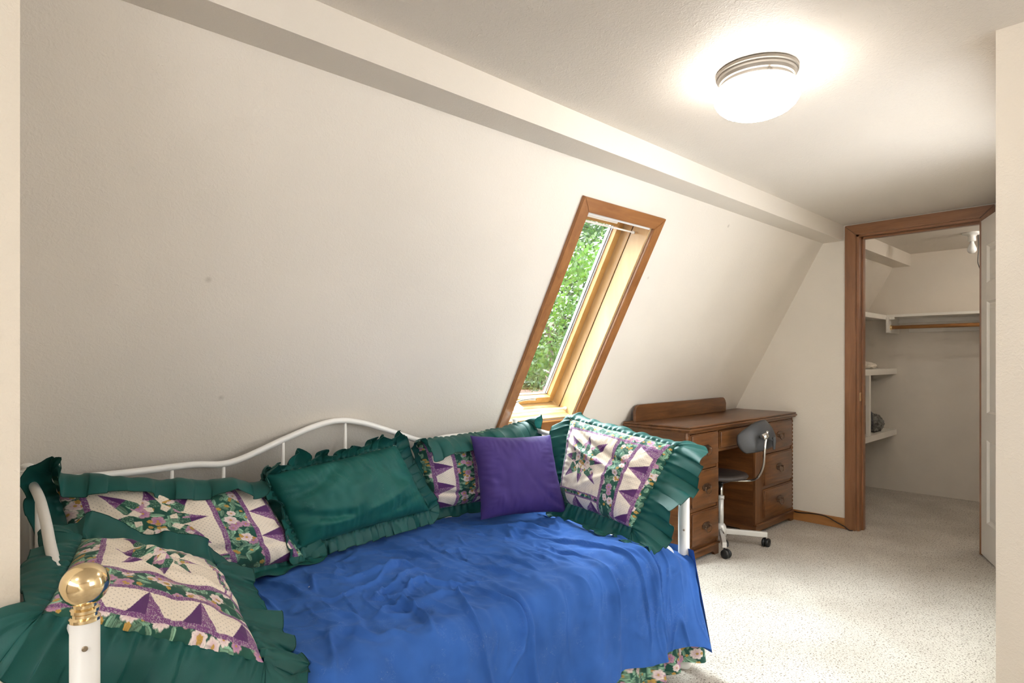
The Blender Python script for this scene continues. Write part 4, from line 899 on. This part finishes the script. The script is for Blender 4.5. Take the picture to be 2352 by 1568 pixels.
tag(obj('lint_fluff', bm, M['lint'], None, True), 'tiny white scrap of lint on the blue bedspread', 'lint')

def skirt_panel(x0, x1, y0, z0, z1, seed, flare, waves, parent, ylast=None):
    nu2, nv2 = 240, 120
    u = np.linspace(0, 1, nu2)[None, :].repeat(nv2, 0); v = np.linspace(0, 1, nv2)[:, None].repeat(nu2, 1)
    X = x0 + (x1 - x0) * u; Y = y0 - flare * v + (0.006 + 0.018 * v) * np.sin(u * waves * 2 * math.pi + seed) + (0 if ylast is None else (ylast - y0) * u); Z = z1 + (z0 - z1) * v + 0.008 * v * np.sin(u * 5 + seed)
    return obj('skirt_panel', grid_mesh(np.stack([X, Y, Z], -1), floral(X * 0.9 + seed, Z, seed, 300), flip=True), M['printed'], parent)
sk = thing('bed_skirt', 'floral green gathered bed skirt showing below the blue bedspread', 'bed skirt')
skirt_panel(0.25, 1.835, 1.215, 0.012, 0.27, 61, 0.035, 9, sk); skirt_panel(1.80, 2.12, 1.235, 0.045, 0.27, 62, 0.02, 2, sk, 1.215)

# ------------------------------------------------------------------ pillows
def pillow(name, label, corners, T, Tb, mat, seed, wr=0.004, pinch=0.05, res=(220, 180), colors=None, backmat=None, group=None, ruffle=None, folds=(), zfloor=None, power=0.55):
    """corners TL,TR,BR,BL of the face seen; T bulge in front, Tb behind"""
    t_ = thing(name, label, 'pillow' if ruffle else 'cushion', group)
    TL, TRr, BR, BL = [np.array(c, float) for c in corners]
    nu, nv = res
    u = np.linspace(0, 1, nu)[None, :].repeat(nv, 0); v = np.linspace(0, 1, nv)[:, None].repeat(nu, 1)
    uu = 0.5 + (u - 0.5) * (1 - pinch * (1 - (2 * v - 1) ** 2)); vv = 0.5 + (v - 0.5) * (1 - pinch * (1 - (2 * u - 1) ** 2))
    uu = uu + 0.008 * perlin(v * 7, u * 0 + seed, seed) * 1.0; vv = vv + 0.008 * perlin(u * 7, v * 0 + seed, seed + 1)
    P = ((1 - vv)[..., None] * ((1 - uu)[..., None] * TL + uu[..., None] * TRr) + vv[..., None] * ((1 - uu)[..., None] * BL + uu[..., None] * BR))
    nrm = np.cross(TRr - TL, BL - TL) + np.cross(BR - BL, BR - TRr); nrm = nrm / np.linalg.norm(nrm)
    if nrm @ (CC - (TL + BR) / 2) < 0: nrm = -nrm
    W = 0.5 * (np.linalg.norm(TRr - TL) + np.linalg.norm(BR - BL)); Hh = 0.5 * (np.linalg.norm(BL - TL) + np.linalg.norm(BR - TRr))
    au, av = 1 - np.abs(2 * u - 1) ** 3, 1 - np.abs(2 * v - 1) ** 3
    infl = np.clip(au * av, 0, 1) ** power
    edge = 1 - np.clip(np.minimum(np.minimum(u, 1 - u) * W, np.minimum(v, 1 - v) * Hh) / 0.10, 0, 1)
    # puckers run in from the seams
    su = np.where(np.minimum(u, 1 - u) * W < np.minimum(v, 1 - v) * Hh, v * Hh, u * W)
    w = wr * (1.6 * perlin(u * W * 11, v * Hh * 11, seed + 2) + 0.8 * perlin(u * W * 26, v * Hh * 20, seed + 3)) + wr * 1.1 * edge * infl * perlin(su * 55, edge * 2.0, seed + 4) * 2
    for (fu, fv, fa, fl_, fw, fd) in folds:             # long folds: centre, angle, length, width, depth
        dx, dy = (u - fu) * W, (v - fv) * Hh; p, q = dx * math.cos(fa) + dy * math.sin(fa), -dx * math.sin(fa) + dy * math.cos(fa)
        q = q + 0.15 * p * p / fl_
        w = w + fd * np.exp(-(q / fw) ** 2) * np.exp(-(p / fl_) ** 2)
    F = P + nrm * (T * infl + w * infl ** 0.6)[..., None]
    Bk = (P - nrm * (Tb * infl)[..., None])[::4, ::4]
    if zfloor is not None:
        F[..., 2] = np.maximum(F[..., 2], zfloor); Bk[..., 2] = np.maximum(Bk[..., 2], zfloor - 0.004)
    flip = np.dot(np.cross(F[nv // 2, nu // 2 + 1] - F[nv // 2, nu // 2], F[nv // 2 + 1, nu // 2] - F[nv // 2, nu // 2]), nrm) < 0
    if name == 'throw_cushion' or True:
        obj('front_cover', grid_mesh(F, colors, flip=flip), mat, t_)
    # back sheet shares the border ring: full-res border needs matching, so build at full res
    Bf = P - nrm * (Tb * infl)[..., None]
    if zfloor is not None: Bf[..., 2] = np.maximum(Bf[..., 2], zfloor - 0.004)
    sel_r = sorted(set(list(range(0, nv, 3)) + [nv - 1])); sel_c = sorted(set(list(range(0, nu, 3)) + [nu - 1]))
    obj('back_cover', grid_mesh(Bf[np.ix_(sel_r, sel_c)], flip=not flip), backmat or mat, t_)
    if ruffle:
        edges = [F[0, :, :], F[:, -1, :], F[-1, ::-1, :], F[::-1, 0, :]]
        cen = F.reshape(-1, 3).mean(0)
        base, out, prm, edge_i = [], [], [], []
        for k, E_ in enumerate(edges):
            tan = E_[-1] - E_[0]; o_ = np.cross(tan, nrm); o_ /= np.linalg.norm(o_)
            if o_ @ (E_.mean(0) - cen) < 0: o_ = -o_
            nxt = edges[(k + 1) % 4]; tn = nxt[-1] - nxt[0]; o2 = np.cross(tn, nrm); o2 /= np.linalg.norm(o2)
            if o2 @ (nxt.mean(0) - cen) < 0: o2 = -o2
            n_e = len(E_)
            for i in range(n_e): base.append(E_[i]); out.append(o_); prm.append(k + 0.5 * 0); edge_i.append((k, k, 0.0))
            for i in range(1, 26):
                q = i / 26; d = o_ * math.cos(q * math.pi / 2) + o2 * math.sin(q * math.pi / 2); base.append(E_[-1]); out.append(d); edge_i.append((k, (k + 1) % 4, q))
        base, out = np.array(base), np.array(out); n_s = len(base)
        # smooth the parameters over the corners
        def per(key):
            vals = ruffle[key] if isinstance(ruffle[key], (list, tuple)) else [ruffle[key]] * 4
            a = np.array([vals[k0] * (1 - q) + vals[k1] * q for k0, k1, q in edge_i], float)
            ker = np.ones(41) / 41; return np.convolve(np.concatenate([a[-20:], a, a[:20]]), ker, 'valid')
        wd, ph0, bend, amp = per('w'), np.radians(per('phi')), np.radians(per('bend')), per('amp')
        seglen = np.linalg.norm(np.diff(np.vstack([base, base[:1]]), axis=0), axis=1) + 0.75 * wd * np.linalg.norm(np.diff(np.vstack([out, out[:1]]), axis=0), axis=1)
        S = np.concatenate([[0], np.cumsum(seglen)[:-1]]); Lt = seglen.sum()
        nwv = max(8, int(round(Lt * ruffle.get('freq', 13))))
        phs = 2 * math.pi * nwv * S / Lt + 1.6 * perlin(S * 9, S * 0 + seed, seed + 7)
        wf = ruffle.get('freq', 13) * 1.25; wav = 2.3 * perlin(S * wf, S * 0 + 0.4, seed + 12) + 0.9 * perlin(S * wf * 2.1, S * 0 + 7.4, seed + 13) + 0.30 * np.sin(phs); wav2 = np.sin(0.37 * phs + 1) + perlin(S * 12, S * 0 + 3.3, seed + 9)
        wd = wd * (1 + 0.10 * perlin(S * 8, S * 0 + 2.2, seed + 10))
        nt = 26; tt = np.linspace(0, 1, nt); pos = base.copy() + nrm * 0.001; R = np.zeros((nt, n_s, 3)); tang = np.roll(base, -3, 0) - np.roll(base, 3, 0)
        tang = np.where(np.linalg.norm(tang, axis=1, keepdims=True) < 1e-5, np.cross(nrm, out), tang); tang /= np.linalg.norm(tang, axis=1, keepdims=True)
        for j, t1 in enumerate(tt):
            ph = ph0 + bend * t1 + 0.25 * wav2 * t1
            d = out * np.cos(ph)[:, None] + nrm * np.sin(ph)[:, None]; mm = -out * np.sin(ph)[:, None] + nrm * np.cos(ph)[:, None]
            if j: pos = pos + d * (wd / (nt - 1))[:, None]
            e_ = (0.25 * math.exp(-((t1 - 0.10) / 0.08) ** 2) + t1 ** 0.75)
            R[j] = pos + mm * (amp * wav * e_)[:, None] + tang * (amp * 0.55 * np.cos(2 * phs) * t1)[:, None]
            R[j] += mm * (0.0035 * np.sin(phs * 3.1) * math.exp(-(t1 / 0.22) ** 2) + 0.0012 * np.sin(phs * 2.3 + 2) * (1 - t1))[:, None]
            R[j][:, 2] -= ruffle.get('sag', 0.0) * t1 * t1 * 1.0
        if zfloor is not None:
            over = (R[..., 1] > 1.235) & (R[..., 0] < 2.05)
            lim = zfloor + 0.010 + 0.006 * np.sin(phs)[None, :] * tt[:, None]
            R[..., 2] = np.where(over & (R[..., 2] < lim), lim, R[..., 2])
        if 'post' in ruffle: R = ruffle['post'](R)
        R2 = np.concatenate([R, R[:, :1]], 1)
        ro = obj('ruffle', grid_mesh(R2), M['green'], t_); ro['label'] = 'gathered green ruffle'
        bm = nbm(); rim_ = R[-1][::2]; tube(bm, [tuple(p) for p in rim_], 0.0011, 5, closed=True); obj('hem', bm, M['hem'], ro, True)
    return t_
G_ = None
Q1 = quilt(320, 260, 0.60, 0.48, 3); Q2 = quilt(320, 260, 0.60, 0.48, 17, True); Q3 = quilt(320, 260, 0.56, 0.44, 29)
bz = BEDZ + 0.010
# leaning at the back left
pillow('ruffled_pillow', 'patchwork floral pillow with green ruffle flopped forward, leaning on the back rail',
       [at(118, 1092, Y=2.10), at(592, 1112, Y=2.07), at(700, 1282, Z=0.525), (0.27, 1.93, 0.545)], 0.085, 0.03, M['printed'], 3, 0.005, 0.03, (320, 260), Q3, M['greenbody'],
       ruffle=dict(w=[0.14, 0.075, 0.11, 0.085], phi=[80, 15, 10, 10], bend=[95, 10, -10, 30], amp=[0.014, 0.011, 0.006, 0.011], freq=9), zfloor=bz, folds=((0.55, 0.80, 0.1, 0.25, 0.012, -0.014),))
# plain green one
pillow('ruffled_pillow', 'plain dark green pillow with matching crumpled ruffle, leaning on the arched back rail',
       [at(603, 1092, Y=2.06), at(908, 1022, Y=2.10), at(985, 1172, Z=0.575), at(690, 1258, Z=0.56)], 0.10, 0.03, M['greenbody'], 8, 0.008, 0.04, (240, 200), None, M['greenbody'],
       ruffle=dict(w=[0.065, 0.05, 0.055, 0.065], phi=[25, 20, 0, 30], bend=[75, 20, -10, 40], amp=[0.021, 0.016, 0.013, 0.015], freq=14), zfloor=bz, folds=((0.22, 0.30, -0.35, 0.16, 0.02, -0.02), (0.16, 0.72, 0.35, 0.14, 0.018, -0.022), (0.62, 0.74, -0.25, 0.26, 0.014, 0.010), (0.70, 0.86, -0.2, 0.26, 0.014, -0.012), (0.78, 0.35, 1.0, 0.12, 0.03, -0.006)))
# patchwork behind the purple cushion
pillow('ruffled_pillow', 'patchwork floral pillow with green ruffle standing behind the purple cushion',
       [at(955, 1014, Y=2.10), at(1195, 972, Y=2.09), (1.99, 2.00, 0.56), at(985, 1172, Z=0.555)], 0.08, 0.03, M['printed'], 14, 0.005, 0.03, (320, 260), Q2, M['greenbody'],
       ruffle=dict(w=[0.14, 0.10, 0.08, 0.06], phi=[80, 10, 5, 25], bend=[90, 20, -10, 20], amp=[0.014, 0.013, 0.009, 0.012], freq=10), zfloor=bz, folds=((0.4, 0.82, 0.0, 0.3, 0.010, -0.016),))
# purple cushion
pillow('throw_cushion', 'plain purple square cushion between two patchwork pillows', [at(1080, 1000, Y=1.985), at(1264, 998, Y=1.85), at(1302, 1176, Z=0.535), at(1104, 1194, Z=0.535)], 0.075, 0.06, M['purple'], 21, 0.005, 0.07, (200, 200), None, None,
       zfloor=bz, folds=((0.10, 0.55, 1.3, 0.12, 0.02, 0.006), (0.88, 0.90, 0.4, 0.06, 0.012, -0.008), (0.7, 0.72, 0.8, 0.10, 0.015, -0.006)), power=0.5)
# leaning on the foot-end arm
pillow('ruffled_pillow', 'patchwork floral pillow with wide teal ruffle leaning on the daybed arm below the window',
       [at(1310, 962, X=2.085), at(1553, 1024, X=2.085), at(1452, 1212, Z=0.560), at(1284, 1148, Z=0.575)], 0.07, 0.02, M['printed'], 33, 0.006, 0.02, (320, 260), Q1, M['greenbody'],
       ruffle=dict(w=[0.075, 0.15, 0.10, 0.10], phi=[-20, -5, 5, 10], bend=[-40, 10, 0, 0], amp=[0.011, 0.017, 0.013, 0.013], freq=12, sag=0.025), zfloor=bz, folds=((0.35, 0.42, 0.25, 0.3, 0.012, 0.010), (0.45, 0.30, 0.3, 0.3, 0.012, -0.008), (0.6, 0.6, -0.6, 0.2, 0.015, 0.008)))
# lying over the near arm by the brass ball
def clear_stub(R):
    R = R.copy(); m_ = (R[..., 1] > LWY - 0.02)
    R[..., 0] = np.where(m_, np.maximum(R[..., 0], LWX + 0.006), R[..., 0]); return R
pillow('ruffled_pillow', 'patchwork floral pillow with broad green ruffle slumped over the daybed arm beside the brass ball',
       [at(187, 1238, Z=0.762), at(494, 1296, Z=0.625), at(606, 1522, Z=0.560), at(97, 1408, Z=0.742)], 0.05, 0.03, M['printed'], 44, 0.007, 0.02, (380, 320), quilt(320, 380, 0.54, 0.46, 51).transpose(1, 0, 2), M['greenbody'],
       ruffle=dict(w=[0.085, 0.11, 0.12, 0.085], phi=[10, 0, -45, 5], bend=[25, -15, -45, -60], amp=[0.008, 0.016, 0.014, 0.010], freq=11, post=clear_stub), zfloor=bz, folds=((0.42, 0.35, 0.9, 0.14, 0.014, 0.016), (0.32, 0.40, 0.9, 0.12, 0.014, -0.014), (0.62, 0.55, 0.2, 0.2, 0.014, 0.008), (0.6, 0.30, 0.1, 0.2, 0.010, -0.008)))

# ------------------------------------------------------------------ outside the window
GZ = -0.25
bm = nbm(); box(bm, -30, 60, 3.5, 70, GZ - 0.3, GZ); tag(obj('ground', bm, M['litter']), 'reddish leaf-strewn ground outside the window', 'ground', kind='structure')
def tree(x, y, hgt, rad, n, mat, seed, label, trunk_r=0.16, zmin=0.9, leafs=0.055):
    t_ = thing('leafy_tree', label, 'tree', 'trees outside the window'); rs = np.random.RandomState(seed)
    bm = nbm(); pts = [(x, y, GZ - 0.05)] + [(x + 0.12 * rs.randn(), y + 0.12 * rs.randn(), GZ + hgt * q) for q in (0.2, 0.4, 0.6, 0.85)]
    tube(bm, spline(pts, 4), list(np.linspace(trunk_r, trunk_r * 0.3, 17)), 10); obj('trunk', bm, M['bark'], t_, True)
    for k in range(7):
        q = rs.uniform(0.25, 0.8); a = rs.uniform(0, 6.28); b0_ = Vector((x, y, GZ + hgt * q)); e_ = b0_ + Vector((math.cos(a), math.sin(a), rs.uniform(0.1, 0.6))) * rad * rs.uniform(0.6, 1.0)
        m_ = (b0_ + e_) / 2 + Vector((0, 0, rs.uniform(-0.2, 0.2)))
        bm = nbm(); tube(bm, spline([b0_, m_, e_], 4), list(np.linspace(trunk_r * 0.3, 0.012, 9)), 6); obj('branch', bm, M['bark'], t_, True)
    nc = 26; cc = np.stack([x + rad * 0.8 * rs.uniform(-1, 1, nc), y + rad * 0.8 * rs.uniform(-1, 1, nc), GZ + rs.uniform(zmin, hgt, nc)], -1); cr_ = rs.uniform(0.35, 0.75, nc) * rad * 0.55
    ci = rs.randint(0, nc, n); dv = rs.randn(n, 3); dv /= np.linalg.norm(dv, axis=1, keepdims=True); dv *= rs.rand(n, 1) ** 0.45
    p = cc[ci] + dv * cr_[ci][:, None] * np.array([1.25, 1.25, 0.7]); p[:, 2] = np.maximum(p[:, 2], GZ + 0.1)
    d1 = rs.randn(n, 3); d1 /= np.linalg.norm(d1, axis=1, keepdims=True); d2 = np.cross(d1, rs.randn(n, 3)); d2 /= np.linalg.norm(d2, axis=1, keepdims=True)
    s = leafs * 1.45 * rs.uniform(0.6, 1.3, n)[:, None]
    q = np.stack([p - d1 * s, p + d2 * s * 0.55, p + d1 * s, p - d2 * s * 0.55], 1).reshape(-1, 3)
    me = bpy.data.meshes.new('crown'); me.vertices.add(4 * n); me.vertices.foreach_set('co', q.reshape(-1).astype(np.float32)); me.loops.add(4 * n); me.loops.foreach_set('vertex_index', np.arange(4 * n, dtype=np.int32))
    me.polygons.add(n); me.polygons.foreach_set('loop_start', np.arange(0, 4 * n, 4, dtype=np.int32)); me.update(calc_edges=True)
    o = obj('crown', me, mat, t_); o['kind'] = 'stuff'
    return t_
trees = [(8.6, 8.0, 3.3, 2.3, 9000, 'leaf_a', 'bright green leafy tree standing nearest beyond the window glass', .10, .035),
         (10.5, 12.0, 5.0, 3.0, 12000, 'leaf_c', 'pale green leafy tree behind the bright one outside the window', .15, .05),
         (17.5, 15.0, 7.0, 3.8, 12000, 'leaf_b', 'dark green leafy tree to the side of the pale one outside', .2, .065),
         (13.5, 18.5, 8.0, 4.2, 12000, 'leaf_a', 'tall yellow-green tree filling the middle of the wood outside', .22, .075),
         (21.5, 22.0, 9.5, 5.0, 12000, 'leaf_b', 'tall dark tree at the back of the wood outside', .28, .09),
         (28.0, 25.0, 11.5, 6.0, 10000, 'leaf_c', 'broad pale tree far back in the wood outside', .3, .11),
         (14.0, 28.0, 12.0, 6.0, 10000, 'leaf_b', 'broad dark tree far back to the side in the wood outside', .3, .11)]
trees += [(22.0, 33.0, 13.5, 6.5, 9000, 'leaf_b', 'tall dark tree behind all the others outside', .3, .15), (33.0, 33.0, 14.0, 7.0, 9000, 'leaf_b', 'very broad dark tree behind all the others at the far side of the wood', .3, .15)]
for i, (x, y, h_, r_, n_, mt, lb, tr_, ls) in enumerate(trees): tree(x, y, h_, r_, n_, M[mt], 70 + i, lb, tr_, 0.9 if i else 1.0, ls)
bm = nbm(); p0 = at(1243, 886, Z=GZ); tube(bm, [(p0[0], p0[1], GZ - 0.05), (p0[0] + 0.02, p0[1], GZ + 0.5), (p0[0], p0[1] + .03, GZ + 1.0)], [0.27, 0.24, 0.22], 14)
tag(obj('tree_stump', bm, M['bark'], None, True), 'dark broken tree stump standing in the leaf litter outside', 'stump')
p1 = at(1228, 880, Z=GZ); lump('boulder', (p1[0] - 1.2, p1[1] + 0.5, GZ + 0.35), (1.0, 0.8, 0.5), M['boulder'], 90, 'pale mossy boulder beside the stump outside', 'boulder', 0.2, 4)
p2 = at(1212, 893, Z=GZ); lump('yellow_shrub', (p2[0], p2[1], GZ + 0.22), (0.55, 0.45, 0.33), M['leaf_c'], 91, 'low yellow-green shrub in front of the boulder outside', 'shrub', 0.5, 16)
